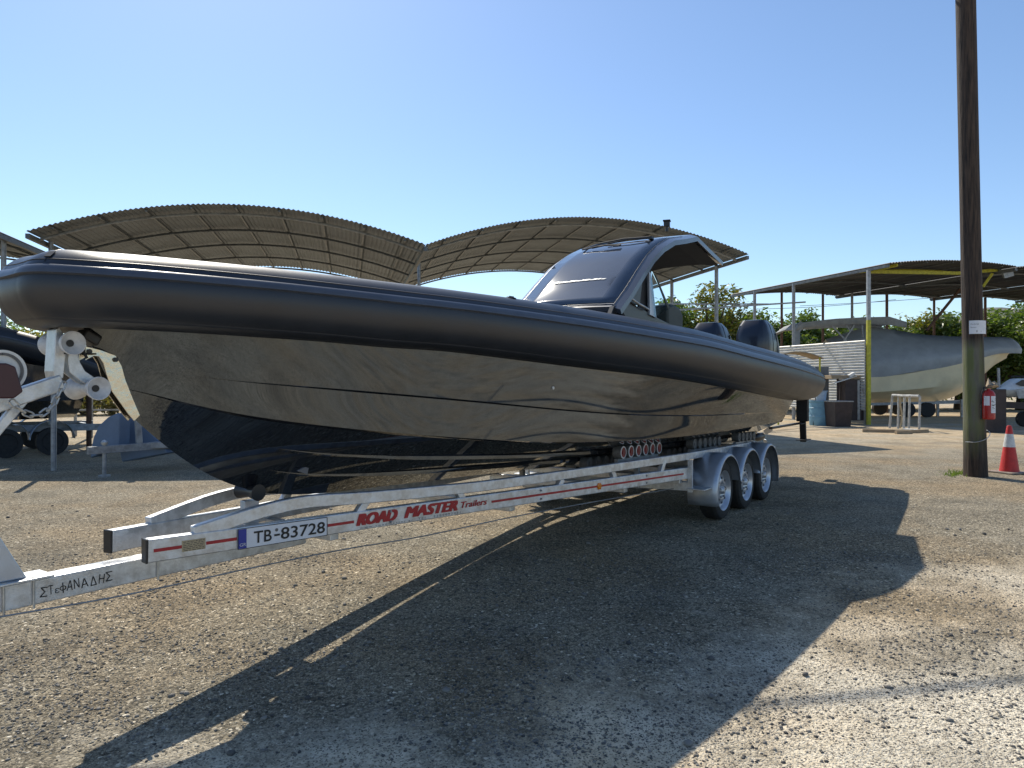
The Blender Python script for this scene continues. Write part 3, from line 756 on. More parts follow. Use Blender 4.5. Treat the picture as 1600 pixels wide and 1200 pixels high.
# stripes, lettering, plate on the near rail
sdir = Vector((RE-RS, -0.8, rz_(RE)-rz_(RS))).normalized(); sup = Vector((0, 0, 1)); sup = (sup-sdir*sup.dot(sdir)).normalized(); outw = sdir.cross(sup)
def rp(px, py, lift=0.0):     # point on outer face of the near rail
    s = s_at(px, rl); return Vector((s, -rl(s)-0.0005, z_at(s, rl(s), py)))+outw*lift
def rpz(s, dz, lift=0.002): return Vector((s, -rl(s), rz_(s)+dz))+outw*lift
sq = lambda px: s_at(px, rl)
for a, b in ((240, 284), (322, 370), (512, 553), (768, 1068)):
    A, C = sq(a), sq(b); h = 0.0085; d = MB()
    d.prism([rpz(A, -h, 0.001), rpz(C, -h, 0.001), rpz(C, h, 0.001), rpz(A, h, 0.001)], outw*0.0012)
    d.build('red_stripe', 'red', trl)
d = MB(); A, C = sq(284), sq(321); d.prism([rpz(A, -0.028, 0.001), rpz(C, -0.028, 0.001), rpz(C, 0.030, 0.001), rpz(A, 0.030, 0.001)], outw*0.001)
stk = d.build('type_sticker', 'sticker', trl)
d = MB()
for r in range(6):
    x = 286
    while x < 318:
        x2 = x+rnd.uniform(3, 8); zz = 0.022-r*0.009
        A, C = sq(x), sq(min(x2, 319)); d.add([rpz(A, zz-0.0013, 0.0035), rpz(C, zz-0.0013, 0.0035), rpz(C, zz+0.0013, 0.0035), rpz(A, zz+0.0013, 0.0035)], [(0, 1, 2, 3)]); x = x2+1.5
d.build('printed_line', 'ink', stk)
A, C = sq(371), sq(510)
pt = lambda s, dz, lf: rpz(s, dz, lf)
d = MB(); d.prism([pt(A, -0.060, 0.002), pt(C, -0.056, 0.002), pt(C, 0.052, 0.002), pt(A, 0.052, 0.002)], outw*0.006)
lp = d.build('number_plate', 'plate', trl, bevel=0.002)
d = MB(); Bq = sq(384); d.prism([pt(A+0.002, -0.057, 0.009), pt(Bq, -0.057, 0.009), pt(Bq, 0.049, 0.009), pt(A+0.002, 0.049, 0.009)], outw*0.001); d.build('country_band', 'blue', lp)
d = MB(); put_text(d, "GR", pt(sq(373), -0.044, 0.011), sdir, sup, 0.018, sq(383.3)-sq(373)); d.build('country_letters', 'white', lp)
d = MB()
put_text(d, "TB", pt(sq(395), -0.037, 0.0095), sdir, sup, 0.068, sq(423.5)-sq(395), bold=0.012)
put_text(d, "-", pt(sq(427), -0.030, 0.0095), sdir, sup, 0.068, sq(436)-sq(427), bold=0.012)
put_text(d, "83728", pt(sq(437.5), -0.037, 0.0095), sdir, sup, 0.068, sq(507)-sq(437.5), bold=0.012)
d.build('plate_number', 'ink', lp)
d = MB(); c = pt(sq(431), 0.020, 0.0085); d.lathe(c, outw, [(0, 0), (0, 0.0095), (0.002, 0.0095), (0.002, 0)], 14); d.build('plate_seal', 'inkg', lp)
d = MB()
for a, b in (((A, -0.060), (C, -0.056)), ((A, 0.052), (C, 0.052)), ((A, -0.060), (A, 0.052)), ((C, -0.056), (C, 0.052))):
    d.bar(pt(a[0], a[1], 0.0085), pt(b[0], b[1], 0.0085), 0.003, 0.003)
d.build('plate_border', 'ink', lp)
d = MB()
put_text(d, "ROAD", rpz(sq(556), -0.030, 0.001), sdir, sup, 0.072, sq(622)-sq(556), shear=0.3, heavy=0.019)
d.build('maker_lettering', 'red', trl); d = MB(); put_text(d, "MASTER", rpz(sq(631), -0.026, 0.001), sdir, sup, 0.072, sq(716)-sq(631), shear=0.3, heavy=0.019)
d.build('maker_lettering', 'red', trl)
d = MB(); put_text(d, "Trailers", rpz(sq(720), -0.014, 0.001), sdir, sup, 0.046, sq(761)-sq(720), shear=0.25, heavy=0.004); d.build('maker_lettering', 'red', trl)
d = MB(); put_text(d, "www.roadmaster.gr", rpz(sq(562), -0.050, 0.001), sdir, sup, 0.011, sq(646)-sq(562), space=1.4)
put_text(d, "TEL.  2285092461", rpz(sq(653), -0.049, 0.001), sdir, sup, 0.014, sq(720)-sq(653), space=1.4); d.build('contact_lettering', 'inkg', trl)
d = MB(); c = rpz(sq(936), 0.0, 0.0); d.lathe(c, outw, [(0, 0), (0, 0.034), (0.010, 0.032), (0.014, 0.02), (0.014, 0)], 6); d.build('side_reflector', 'orange', trl)
# tongue
d = MB(); d.bar((-0.9, 0, 0.527), (3.0, 0, 0.527), 0.11, 0.118); tg = d.build('drawbar', 'galv', trl, bevel=0.006)
d = MB(); d.bar((3.0, 0, 0.54), (3.35, 0, 0.54), 0.09, 0.09); d.build('drawbar_socket', 'galv', trl, bevel=0.004)
tl = lambda s: 0.055
d = MB(); xx = 62; 
lets = "ΣΤΕΦΑΝΑΔΗΣ"; cols = [62, 76, 86, 95, 104, 116, 127, 141, 154, 165, 178]
for k, chx in enumerate(lets):
    a = s_at(cols[k], tl); b = s_at(cols[k+1]-2.5, tl); h = 0.046*(0.72 if chx in 'ΕΦ' else 1)*rnd.uniform(0.92, 1.08)
    tilt = rnd.uniform(-0.10, 0.10)
    if chx == 'Φ':
        cc_ = Vector(((a+b)/2, -0.0567, 0.520)); q_ = [cc_+Vector((0.013*math.cos(t_*PI/6), 0, 0.010*math.sin(t_*PI/6))) for t_ in range(13)]
        for u_, w_ in zip(q_, q_[1:]): d.bar(u_, w_, 0.001, 0.004)
        d.bar(cc_+Vector((0.002, 0, -0.024)), cc_+Vector((-0.001, 0, 0.026)), 0.0012, 0.004, up=(1, 0, 0)); continue
    put_text(d, chx.replace('Ε', 'ε'), Vector((a, -0.0555, 0.502+rnd.uniform(-0.004, 0.004))), (1, 0, tilt), (-tilt, 0, 1), h, b-a)
d.build('handwriting', 'ink', trl)
# U-bolts on the drawbar
d = MB()
for px in (52, 5, 246):
    s = s_at(px, tl)
    for dx in (0, ): d.cyl((s, -0.061, 0.455), (s, -0.061, 0.60), 0.006, None, 8)
    d.cyl((s, -0.061, 0.588), (s, -0.061, 0.602), 0.013, None, 6)
d.build('u_bolt', 'chain', trl, smooth=True)
d = MB(); s = s_at(52, tl); d.box((s-0.35, 0, 0.594), (0.86, 0.16, 0.012)); d.build('post_foot_plate', 'galv', trl, bevel=0.003)
# winch post: tall tapered plate leaning forward out of frame
a = s_at(42, lambda s: 0.04); 
d = MB(); d.prism([Vector((a, -0.045, 0.60)), Vector((a-0.17, -0.045, 0.93)), Vector((a-0.40, -0.045, 1.35)), Vector((a-0.52, -0.045, 1.35)), Vector((a-0.50, -0.045, 0.60))], (0, 0.09, 0)); d.build('winch_post', 'fender', trl, bevel=0.006)
def BC(px, py, l=0.0): return B(px, py, l)
d = MB(); d.bar(BC(-60, 650, 0.03), BC(95, 597, 0.03), 0.06, 0.075); d.build('winch_arm', 'galv', trl, bevel=0.006)
d = MB(); d.bar(BC(-20, 690, 0.03), BC(38, 622, 0.03), 0.04, 0.04); d.build('arm_brace', 'galv', trl, bevel=0.004)
# winch gear
c = BC(3, 580, 0.14); d = MB(); d.lathe(c, (0, -1, 0), [(0, 0.094), (0.012, 0.094), (0.012, 0.082), (0.004, 0.080), (0.004, 0)], 48)
wg = d.build('winch_gear', 'white', trl, smooth=True)
d = MB()
for k in range(44):
    t = k*2*PI/44; q1 = c+Vector((0.070*math.cos(t), -0.008, 0.070*math.sin(t))); q2 = c+Vector((0.082*math.cos(t), -0.008, 0.082*math.sin(t))); d.bar(q1, q2, 0.004, 0.012)
d.build('gear_teeth', 'rollg', wg)
d = MB(); d.prism([c+Vector((-0.12, -0.02, 0.03)), c+Vector((0.0, -0.02, 0.035)), c+Vector((0.035, -0.02, 0.02)), c+Vector((0.065, -0.02, -0.09)), c+Vector((0.03, -0.02, -0.12)), c+Vector((-0.12, -0.02, -0.12))], (0, -0.03, 0)); d.build('winch_cover', 'maroon', trl, bevel=0.006)
# diabolo rollers
def roller(c, L=0.25, r=0.058):
    d = MB(); c = Vector(c)
    d.lathe(c, (0, 1, 0), [(0.040, 0), (0.040, 0.014), (0.036, 0.020), (0.012, 0.044), (0.0, r*0.93), (0.001, r*0.985), (0.006, r), (0.04, r*0.86), (0.085, r*0.52), (0.11, r*0.47), (L-0.11, r*0.47), (L-0.085, r*0.52), (L-0.04, r*0.86), (L-0.004, r), (L, r*0.98), (L-0.01, 0.02), (L-0.01, 0)], 36)
    o = d.build('bow_roller', 'nylon', trl, smooth=True, angle=50)
    d = MB(); d.lathe(c+Vector((0, 0.034, 0)), (0, 1, 0), [(0, 0), (0, 0.017), (0.006, 0.017)], 14); d.build('axle_hole', 'ink', o)
c1 = BC(115, 536, 0.125); c2 = BC(155, 607, 0.125)
roller(c1); roller(c2)
d = MB()
for yy in (-0.035, 0.035):
    P = [(98, 545), (112, 545), (116, 566), (124, 580), (148, 596), (146, 612), (118, 596), (100, 582), (97, 566)]
    P = [BC(x+4, y, 0.0) for x, y in P]; P = [Vector((v.x, yy, v.z)) for v in P]; d.prism(P, (0, 0.008, 0))
d.build('roller_bracket', 'galv', trl, bevel=0.003)
d = MB(); P = [BC(x, y, 0.0) for x, y in ((80, 515), (86, 512), (98, 532), (92, 590), (80, 600), (76, 580))]; d.prism([Vector((v.x, -0.05, v.z)) for v in P], (0, 0.10, 0)); d.build('roller_head', 'galv', trl, bevel=0.004)
d = MB(); d.bar(BC(100, 552, 0.05), BC(150, 553, 0.05), 0.01, 0.008); d.bar(BC(128, 545, 0.06), BC(136, 560, 0.06), 0.012, 0.01); d.build('bow_strap', 'blackm', trl)
# chain
pts = cr([BC(18, 626, 0.10), BC(34, 642, 0.10), BC(58, 650, 0.10), BC(80, 636, 0.10), BC(92, 614, 0.10), BC(101, 598, 0.10)], 8)
dd = [0]
for a_, b_ in zip(pts, pts[1:]): dd.append(dd[-1]+(b_-a_).length)
nl = 9
for k in range(nl):
    t0, t1 = k/nl*dd[-1], (k+1)/nl*dd[-1]
    f = lambda t: Vector([ip(t, dd, [p[j] for p in pts]) for j in range(3)])
    a_, b_ = f(t0), f(t1); dr = (b_-a_).normalized(); sdv = Vector((0, 1, 0)) if k % 2 else dr.cross(Vector((0, 1, 0))).normalized()
    c_ = (a_+b_)/2; hl = (b_-a_).length/2+0.006; hw = 0.0125; loop = []
    for j in range(12):
        t = 2*PI*j/12; e = math.cos(t); loop.append(c_+dr*(math.copysign(hl-hw, e)+hw*e)+sdv*hw*math.sin(t)*1.0)
    d = MB(); d.tube(loop+[loop[0]], 0.0042, 6, caps=False); d.build('chain_link', 'chain', trl, smooth=True)
# cable along under the frame
d = MB(); cb_ = [B(x, y, l) for x, y, l in ((-60, 975, 0.12), (0, 964, 0.12), (200, 929, 0.12), (400, 886, 0.16), (540, 858, 0.22), (660, 838, 0.34), (800, 808, 0.50), (940, 782, 0.70), (1060, 762, 0.85))]
d.tube(cr(cb_, 6), 0.0045, 6); d.build('brake_cable', 'galvs', trl, smooth=True)
# cross members
for s in (3.0, 4.6, 6.15, 7.15, 8.25, 9.15, 10.2):
    hwid = rl(s)-0.06; z = rz_(min(s, RE))-0.075 if s < 7.3 else 0.44
    d = MB(); d.bar((s, -hwid, z), (s, hwid, z), 0.07, 0.07, up=(0, 0, 1)); d.build('cross_member', 'galv', trl, bevel=0.005)
d = MB(); d.bar((7.25, -1.02, 0.42), (7.25, -0.2, 0.40), 0.08, 0.10); d.build('cross_member', 'galv', trl, bevel=0.005)
# roller banks
def bank(s_a, l, z, n, dz, sg, ringm='nylon'):
    a0 = Vector((s_a-0.05, sg*(l-0.05), z-0.05)); a1 = Vector((s_a+0.17*(n-1)+0.05, sg*(l-0.05), z-0.05+dz))
    d = MB(); d.bar(a0-Vector((0, 0, 0.03)), a1-Vector((0, 0, 0.03)), 0.04, 0.04); d.build('roller_arm', 'galvs', trl, bevel=0.003)
    for k in range(n):
        c = Vector((s_a+0.17*k, sg*(l+0.0), z+dz*k/max(1, n-1))); r = 0.062
        d = MB(); ax = (0, sg, 0)
        d.lathe(c-Vector(ax)*0.0, ax, [(-0.09, 0), (-0.09, r*0.9), (-0.02, r), (0.0, r*0.98)], 22); o = d.build('roller', 'rollg', trl, smooth=True)
        d = MB(); d.lathe(c, ax, [(0.0, r*0.98), (0.004, r*0.95), (0.004, r*0.78)], 22); d.build('roller_ring', ringm, o)
        d = MB(); d.lathe(c, ax, [(0.001, r*0.78), (0.0, 0.02), (0.006, 0.02), (0.006, 0)], 22); d.build('roller_hub', 'redr' if ringm == 'nylon' else 'rollg', o)
for sg in (-1, 1):
    p = B(974, 707, 0.75); bank(p.x, 0.75, p.z, 6, -0.02, sg)
    p = B(922, 724, 0.40); bank(p.x, 0.40, p.z, 5, -0.02, sg, 'rollg')  # inner and over-wheel banks: shade put into the grey of rings and hubs
    bank(8.0, 0.78, 0.80, 6, -0.02, sg, 'rollg'); bank(8.1, 0.42, 0.66, 6, -0.02, sg, 'rollg'); bank(9.6, 0.80, 0.78, 5, -0.02, sg, 'rollg')
    for (s, l, z) in ((6.6, 0.70, 0.72), (8.4, 0.74, 0.72), (10.0, 0.76, 0.70)):
        d = MB(); d.bar((s, sg*l, z), (s, sg*l, 0.45), 0.05, 0.05); d.build('roller_post', 'galvs', trl, bevel=0.003)
# front keel rollers and bunk end
d = MB(); p = B(398, 782, 0.05); d.bar((p.x, 0.0, 0.62), (p.x, 0.0, p.z), 0.10, 0.05); d.build('keel_support', 'galv', trl, bevel=0.004)
d = MB(); d.lathe((p.x, -0.09, p.z+0.05), (0, 1, 0), [(0, 0), (0, 0.05), (0.09, 0.032), (0.18, 0.05), (0.18, 0)], 20); d.build('keel_roller', 'black', trl, smooth=True)
# wheels
def wheel(s, sg):
    c = Vector((s, sg*1.20, 0.322)); ax = Vector((0, sg, 0)); R = 0.322
    d = MB(); d.lathe(c, ax, [(-0.20, 0.215), (-0.205, 0.27), (-0.19, 0.305), (-0.165, R), (-0.04, R), (-0.012, 0.305), (0.0, 0.27), (-0.005, 0.222), (-0.02, 0.212)], 48)
    ty = d.build('wheel', 'tyre', trl, smooth=True, angle=25)
    d = MB()
    for off in (-0.14, -0.105, -0.07):
        d.lathe(c, ax, [(off-0.004, R+0.0005), (off, R+0.0015), (off+0.004, R+0.0005)], 48)
    d.build('tread_groove', 'blackm', ty)
    d = MB(); d.lathe(c, ax, [(-0.012, 0.224), (-0.004, 0.222), (-0.010, 0.212), (-0.035, 0.20), (-0.055, 0.186), (-0.060, 0.165), (-0.042, 0.150), (-0.030, 0.12), (-0.030, 0.085), (-0.045, 0.065), (-0.045, 0.0)], 48)
    d.build('rim', 'rim', ty, smooth=True, angle=40)
    d = MB(); d.lathe(c+ax*-0.045, ax, [(0, 0.045), (0.03, 0.042), (0.045, 0.03), (0.047, 0)], 24); d.build('hub_cap', 'galv', ty, smooth=True)
    d = MB()
    for k in range(8):
        t = k*PI/4; q = c+ax*-0.034+Vector((0.135*math.cos(t), 0, 0.135*math.sin(t))); d.lathe(q, ax, [(0, 0.016), (0.004, 0.015), (0.004, 0)], 10)
    d.build('rim_hole', 'blackm', ty)
    for k in range(5):
        d = MB(); t = k*2*PI/5+0.3; q = c+ax*-0.03+Vector((0.085*math.cos(t), 0, 0.085*math.sin(t))); d.lathe(q, ax, [(-0.01, 0.012), (0.014, 0.011), (0.016, 0)], 6)
        d.build('wheel_bolt', 'galvs', ty)
WS = (7.79, 8.62, 9.43)
for sg in (-1, 1):
    for s in WS: wheel(s, sg)
    # triple arch mudguard with rolled lip
    R = 0.40; path = []
    for j, s in enumerate(WS):
        a0 = 200 if j == 0 else 172; a1 = -20 if j == 2 else 8
        for k in range(25):
            t = math.radians(a0+(a1-a0)*k/24); path.append(Vector((s+R*1.04*math.cos(t), 0, 0.335+R*math.sin(t))))
    rows = []
    for y, dz in ((0.93, 0.0), (1.20, 0.0), (1.235, -0.004), (1.252, -0.018), (1.256, -0.034)):
        row = []
        for i, p in enumerate(path):
            a = path[min(i+1, len(path)-1)]-path[max(i-1, 0)]; j = min(2, i//25); n_ = Vector((p.x-WS[j], 0, p.z-0.335)).normalized()
            row.append(Vector((p.x, sg*y, p.z))+n_*dz*1.0)
        rows.append(row)
    d = MB(); d.grid(rows); d.build('mudguard', 'fender', trl, smooth=True, solid=0.004, angle=50)
    d = MB(); d.box((7.27, sg*1.10, 0.40), (0.24, 0.20, 0.012)); d.build('step_plate', 'galv', trl, bevel=0.002)
    d = MB(); d.bar((7.20, sg*1.03, 0.70), (7.20, sg*1.03, 0.36), 0.03, 0.05); d.build('mudguard_bracket', 'galv', trl, bevel=0.003)
for s in WS:
    d = MB(); d.bar((s, -1.05, 0.33), (s, 1.05, 0.33), 0.07, 0.07); d.build('axle', 'galvs', trl, bevel=0.006)
# rear beam and the black steady legs
d = MB(); d.bar((10.6, -1.0, 0.54), (10.6, 1.0, 0.54), 0.06, 0.12); d.build('rear_beam', 'galv', trl, bevel=0.005)
for sg in (-1, 1):
    d = MB(); d.bar((10.9, sg*0.86, 0.84), (12.1, sg*1.02, 0.87), 0.05, 0.03); d.build('rear_extension', 'black', trl, bevel=0.004)
    p = Vector((12.1, sg*1.05, 0))
    d = MB(); d.bar(p+Vector((-0.04, 0, 1.28)), p+Vector((-0.03, 0, 0.90)), 0.17, 0.13, up=(1, 0, 0)); d.build('steady_housing', 'blackm', trl, bevel=0.008)
    d = MB(); d.bar(p+Vector((-0.03, 0, 0.90)), p+Vector((0.02, 0, 0.57)), 0.09, 0.07, up=(1, 0, 0)); d.build('steady_leg', 'blackm', trl, bevel=0.005)
    d = MB(); d.box(p+Vector((0.02, 0, 0.60)), (0.34, 0.16, 0.012)); d.build('steady_foot', 'blackm', trl, bevel=0.002)
    d = MB(); d.box(p+Vector((-0.2, 0, 0.87)), (0.30, 0.10, 0.014)); d.build('steady_bracket', 'blackm', trl, bevel=0.002)

# ================================================================== CANOPIES
def vault(name, label, A, Bv, zA, zB, rise, dv, depth, pitch, sheet, arcs, purl, beammat, group, sub=4, post_list=(), postmat='galvs', amp=0.015, front=None):
    A = Vector(A); Bv = Vector(Bv); dv = Vector(dv).normalized(); r = thing(name, label, 'canopy', (A.x, A.y, 0), 0, group)
    wv = Bv-A; L = wv.length; nw = int(L/pitch)*sub
    def P(f, dpt, off=0.0):
        z = zA+(zB-zA)*f+rise*(1-(2*f-1)**2)+off
        return Vector((A.x+wv.x*f+dv.x*dpt, A.y+wv.y*f+dv.y*dpt, z))
    row = lambda dpt: [P(k/nw, dpt, amp*math.sin(2*PI*k/sub)) for k in range(nw+1)]
    d = MB(); d.grid([row(0), row(depth*0.5), row(depth)]); d.build('roof_sheet', sheet, r, world=True, solid=0.006)
    for dpt, mm, rr in arcs:
        d = MB(); d.tube([P(k/28, dpt, -0.06-rr) for k in range(29)], rr, 6); d.build('arch_rib', mm, r, world=True, smooth=True)
    for k in range(purl):
        f = (k+0.5)/purl; d = MB(); d.bar(P(f, 0.1, -0.05), P(f, depth-0.1, -0.05), 0.045, 0.035); d.build('purlin', beammat, r, world=True)
    for e in (0.0, 1.0):
        d = MB(); d.bar(P(e, 0.05, -0.09), P(e, depth-0.05, -0.09), 0.08, 0.10); d.build('eave_beam', beammat, r, world=True)
    for f, dpt, mm, rad_ in post_list:
        p = P(f, dpt, -0.06); d = MB(); d.cyl((p.x, p.y, -0.02), p, rad_, None, 10); d.build('post', mm, r, world=True, smooth=True)
    return r, P
DV = Vector((-0.225, 0.974))
def pt_at(px, py, dz): Y = dz*FOC/(600-py); return Vector(((px-800)/FOC*Y, Y))
arcs = [(0.55, 'beaml', 0.030), (2.3, 'beam', 0.03), (4.2, 'beam', 0.03), (6.2, 'beam', 0.03), (8.2, 'beam', 0.03)]
a = pt_at(41, 361, 3.2); b = pt_at(665, 382, 3.2)
v1, P1 = vault('arched_canopy', 'wide arched corrugated canopy behind the bow of the black boat', a, b, 4.7, 4.7, 0.74, DV, 8.4, 0.105, 'sheet', arcs, 9, 'beam', 'arched yard canopies', post_list=[(0.012, 1.0, 'galvs', 0.05), (0.012, 6.2, 'galvs', 0.05)])
a2 = a+Vector((0.34, -1.46))-Vector((0.35, 0.05)); wv = (b-a)
v0, P0 = vault('arched_canopy', 'arched corrugated canopy cut off by the left edge of the photo', a2-wv, a2, 4.6, 4.6, 0.74, DV, 8.4, 0.105, 'sheet', arcs, 9, 'beam', 'arched yard canopies', post_list=[(0.985, 1.6, 'galvs', 0.05), (0.985, 6.8, 'galvs', 0.05)])
a = pt_at(666, 382, 3.75); b = pt_at(1170, 397, 3.75)
arcs2 = [(0.6, 'beaml', 0.032), (2.6, 'beam', 0.03), (4.8, 'beam', 0.03), (7.0, 'beam', 0.03), (9.1, 'beam', 0.03)]
v2, P2 = vault('arched_canopy', 'arched corrugated canopy behind the cabin of the black boat', a, b, 5.25, 5.25, 0.90, DV, 9.4, 0.105, 'sheet', arcs2, 9, 'beam', 'arched yard canopies', post_list=[(0.0, 2.0, 'galvs', 0.05), (0.995, 1.76, 'galvs', 0.06), (0.995, 4.9, 'galvs', 0.06)])
# right hand canopies: three bays, seen from below
DR = Vector((-0.309, 0.951)); WR = Vector((0.95, 0.31))
c0 = Vector((13.43, 25.25))
def bay(k, label, posts, wdt=6.2, z0=5.8, z1=6.0):
    o = c0+WR*(6.25*k); 
    return vault('sheet_canopy', label, o, o+WR*wdt, z0, z1, 0.16, DR, 9.4, 0.13, 'sheetd', [(1.7, 'yellow' if k == 0 else 'beam', 0.04), (5.0, 'beam', 0.04), (8.6, 'beam', 0.04)], 5, 'beam', 'low sheet roof bays', post_list=posts, amp=0.022)
bay(0, 'dark corrugated sheet canopy with a yellow corner post, left of the wooden pole', [(0.002, 5.0, 'galvs', 0.07), (0.002, 7.6, 'galvs', 0.07), (0.45, 9.2, 'rust', 0.06), (0.85, 9.2, 'rust', 0.06), (0.2, 9.2, 'rust', 0.05), (0.96, 8.0, 'galvs', 0.06)])
bay(1, 'dark corrugated sheet canopy behind the wooden pole, middle bay of the row', [(0.5, 9.2, 'rust', 0.07), (0.98, 9.0, 'rust', 0.06)], z0=5.97, z1=6.12)
bay(2, 'dark corrugated sheet canopy right of the wooden pole, running out of the frame', [(0.6, 9.2, 'rust', 0.07), (0.98, 1.6, 'galvs', 0.07)], z0=6.08, z1=6.2)
# yellow front frame: post, beam, brace
yp = thing('yellow_frame', 'yellow painted steel post and beams carrying the front of the low canopy', 'steel frame', (13.13, 26.16, 0))
p0 = Vector((13.13, 26.16, 0)); d = MB(); d.box(p0+Vector((0, 0, 1.92)), (0.13, 0.13, 3.86)); d.build('post', 'yellow', yp, world=True, bevel=0.01)
d = MB(); d.box(p0+Vector((0, 0, 4.77)), (0.12, 0.12, 1.84)); d.build('post_extension', 'galvs', yp, world=True, bevel=0.01)
d = MB(); d.bar(W(1355, 425, 26.8), W(1402, 414, 25.6), 0.08, 0.10); d.build('corner_arm', 'yellow', yp, world=True)
d = MB(); d.bar(W(1357, 424.5, 26.8), W(1500, 427, 27.6), 0.09, 0.12); d.bar(W(1500, 427, 27.6), W(1680, 411, 28.6), 0.09, 0.12); d.build('front_beam', 'yellow', yp, world=True)
d = MB(); d.bar(W(1536, 448, 28.2), W(1551, 427, 28.0), 0.09, 0.09); d.build('brace', 'yellow', yp, world=True)
fl = thing('floodlight', 'pale square floodlight hanging from the yellow beam', 'lamp', W(1577, 421, 27.9))
d = MB(); d.bar(W(1570, 421, 27.8), W(1572, 426, 27.8), 0.05, 0.05); d.build('bracket', 'yellow', fl, world=True)
d = MB(); q = [W(1567, 426, 27.8), W(1583, 423, 27.8), W(1585, 431, 27.8), W(1570, 435, 27.8)]; d.prism(q, (0.02, 0.12, 0.02)); d.build('housing', 'galvs', fl, world=True, bevel=0.01)
# horizontal pipes between canopies
pr = thing('pipe_rail', 'thin steel pipe rails strung between the canopy posts behind the engines', 'pipe rail', (9, 30, 0))
d = MB(); d.bar(W(1030, 475, 24), W(1200, 475, 32.3), 0.05, 0.05); d.build('pipe', 'galvs', pr, world=True)
d = MB(); d.bar(W(1030, 486, 24), W(1258, 472, 30.2), 0.06, 0.06); d.build('pipe', 'galvs', pr, world=True)
for i, (x1, y1, x2, y2, Y, r_) in enumerate(((1500, 452, 1448, 516, 33.5, 0.06), )):
    ds_ = thing('brace_bar', 'slanting dark steel brace beside the covered boat', 'steel brace', W(x2, y2, Y)); d = MB(); d.bar(W(x1, y1, Y), W(x2, y2, Y), 0.1, 0.1); d.build('bar', 'rust', ds_, world=True)
# thin wires
for (x1, y1, x2, y2, Y, lb) in ((1180, 483, 1400, 468, 36, 'thin dark wire crossing the sky under the low canopy'), (1250, 478, 1600, 452, 60, 'far thin dark wire above the hedge')):
    d = MB(); d.tube([W(x1+(x2-x1)*t/8, y1+(y2-y1)*t/8+3*math.sin(PI*t/8), Y) for t in range(9)], 0.012 if Y < 40 else 0.02, 5); tag(d.build('wire', 'cable'), lb, 'wire')
# overhead cable whose shadow crosses the foreground
d = MB(); H_ = 8.2; ga = G(-260, 1160); gb = G(1900, 985); dirv = (gb-ga); sh = Vector((-0.36, 0.815, 0))*H_
d.tube([ga-dirv*1.2+sh+Vector((0, 0, H_+0.2)), ga+sh+Vector((0, 0, H_)), (ga+gb)/2+sh+Vector((0, 0, H_-0.05)), gb+sh+Vector((0, 0, H_)), gb+dirv*1.2+sh+Vector((0, 0, H_+0.2))], 0.024, 8)
tag(d.build('overhead_cable', 'cable'), 'thick overhead cable above the yard that throws a thin shadow on the gravel', 'cable')
# white ribbed wall, its ribs shaped as slats tilted to catch the sun
wl = thing('corrugated_wall', 'white corrugated sheet wall with horizontal ribs left of the yellow post', 'wall', (13.13, 26.16, 0))
d = MB(); o = Vector((13.10, 26.22))-WR*0.10; rows = []
for k in range(25):
    z = 0.60+2.50*k/24; e0 = Vector((o.x, o.y, z)); e1 = Vector((o.x+DR.x*5.25, o.y+DR.y*5.25, z)); d.bar(e0, e1, 0.055, 0.012, up=(WR.x*0.75*-1, WR.y*0.75*-1, 1.0))
    d.bar(e0+Vector((WR.x*0.03, WR.y*0.03, -0.045)), e1+Vector((WR.x*0.03, WR.y*0.03, -0.045)), 0.006, 0.06)
d.build('tilted_slats', 'wall', wl, world=True)
for v in (0.1, 2.6, 5.2):
    d = MB(); d.box(Vector((o.x+DR.x*v+0.09, o.y+DR.y*v, 1.5)), (0.07, 0.07, 3.0)); d.build('stud', 'galvs', wl, world=True)
d = MB(); d.bar(W(1300, 535, 29), W(1323, 588, 27.3), 0.06, 0.06); d.build('prop', 'galvs', wl, world=True)

# ================================================================== POLE, CONE, EXTINGUISHER, SIGN
pb = G(1525, 744); pole = thing('utility_pole', 'tall dark creosoted wooden pole with green algae, leaning slightly left', 'pole', pb)
d = MB(); rows = []; H_ = 10.0; tx_ = -0.165
for i in range(60):
    z = -0.05+H_*i/59; f = i/59; rr = 0.150+0.024*math.exp(-z/0.9)-0.012*f; cx = pb.x+tx_*z/7.75; row = []
    for k in range(28):
        t = 2*PI*k/28; q = rr*(1+0.035*math.sin(3*t+1)+0.02*math.sin(7*t+2+0.3*z)+0.012*math.sin(11*t+z*0.7))
        row.append(Vector((cx+q*math.cos(t), pb.y+q*math.sin(t), z)))
    rows.append(row)
d.grid(rows, closed=True); d.f.append(tuple(59*28+k for k in range(28))); 
# pole material with an algae band
pm = mat('pole_wood', (0.080, 0.052, 0.036), 0.85, col2=(0.014, 0.010, 0.008), vscale=7, stretch=(4, 4, 0.30), bump=1.0, bscale=16); t = pm.node_tree
bs = t.nodes['Principled BSDF']; old = bs.inputs['Base Color'].links[0].from_socket
tc = t.nodes.new('ShaderNodeTexCoord'); sx = t.nodes.new('ShaderNodeSeparateXYZ'); t.links.new(tc.outputs['Object'], sx.inputs[0])
nz_ = t.nodes.new('ShaderNodeTexNoise'); nz_.inputs['Scale'].default_value = 2.5; nz_.inputs['Detail'].default_value = 6; mp_ = t.nodes.new('ShaderNodeMapping'); mp_.inputs['Scale'].default_value = (4, 4, 0.8)
t.links.new(tc.outputs['Object'], mp_.inputs[0]); t.links.new(mp_.outputs[0], nz_.inputs[0])
def mth(op, a, b):
    x = t.nodes.new('ShaderNodeMath'); x.operation = op
    for i_, q_ in ((0, a), (1, b)):
        if isinstance(q_, (int, float)): x.inputs[i_].default_value = q_
        else: t.links.new(q_, x.inputs[i_])
    return x.outputs[0]
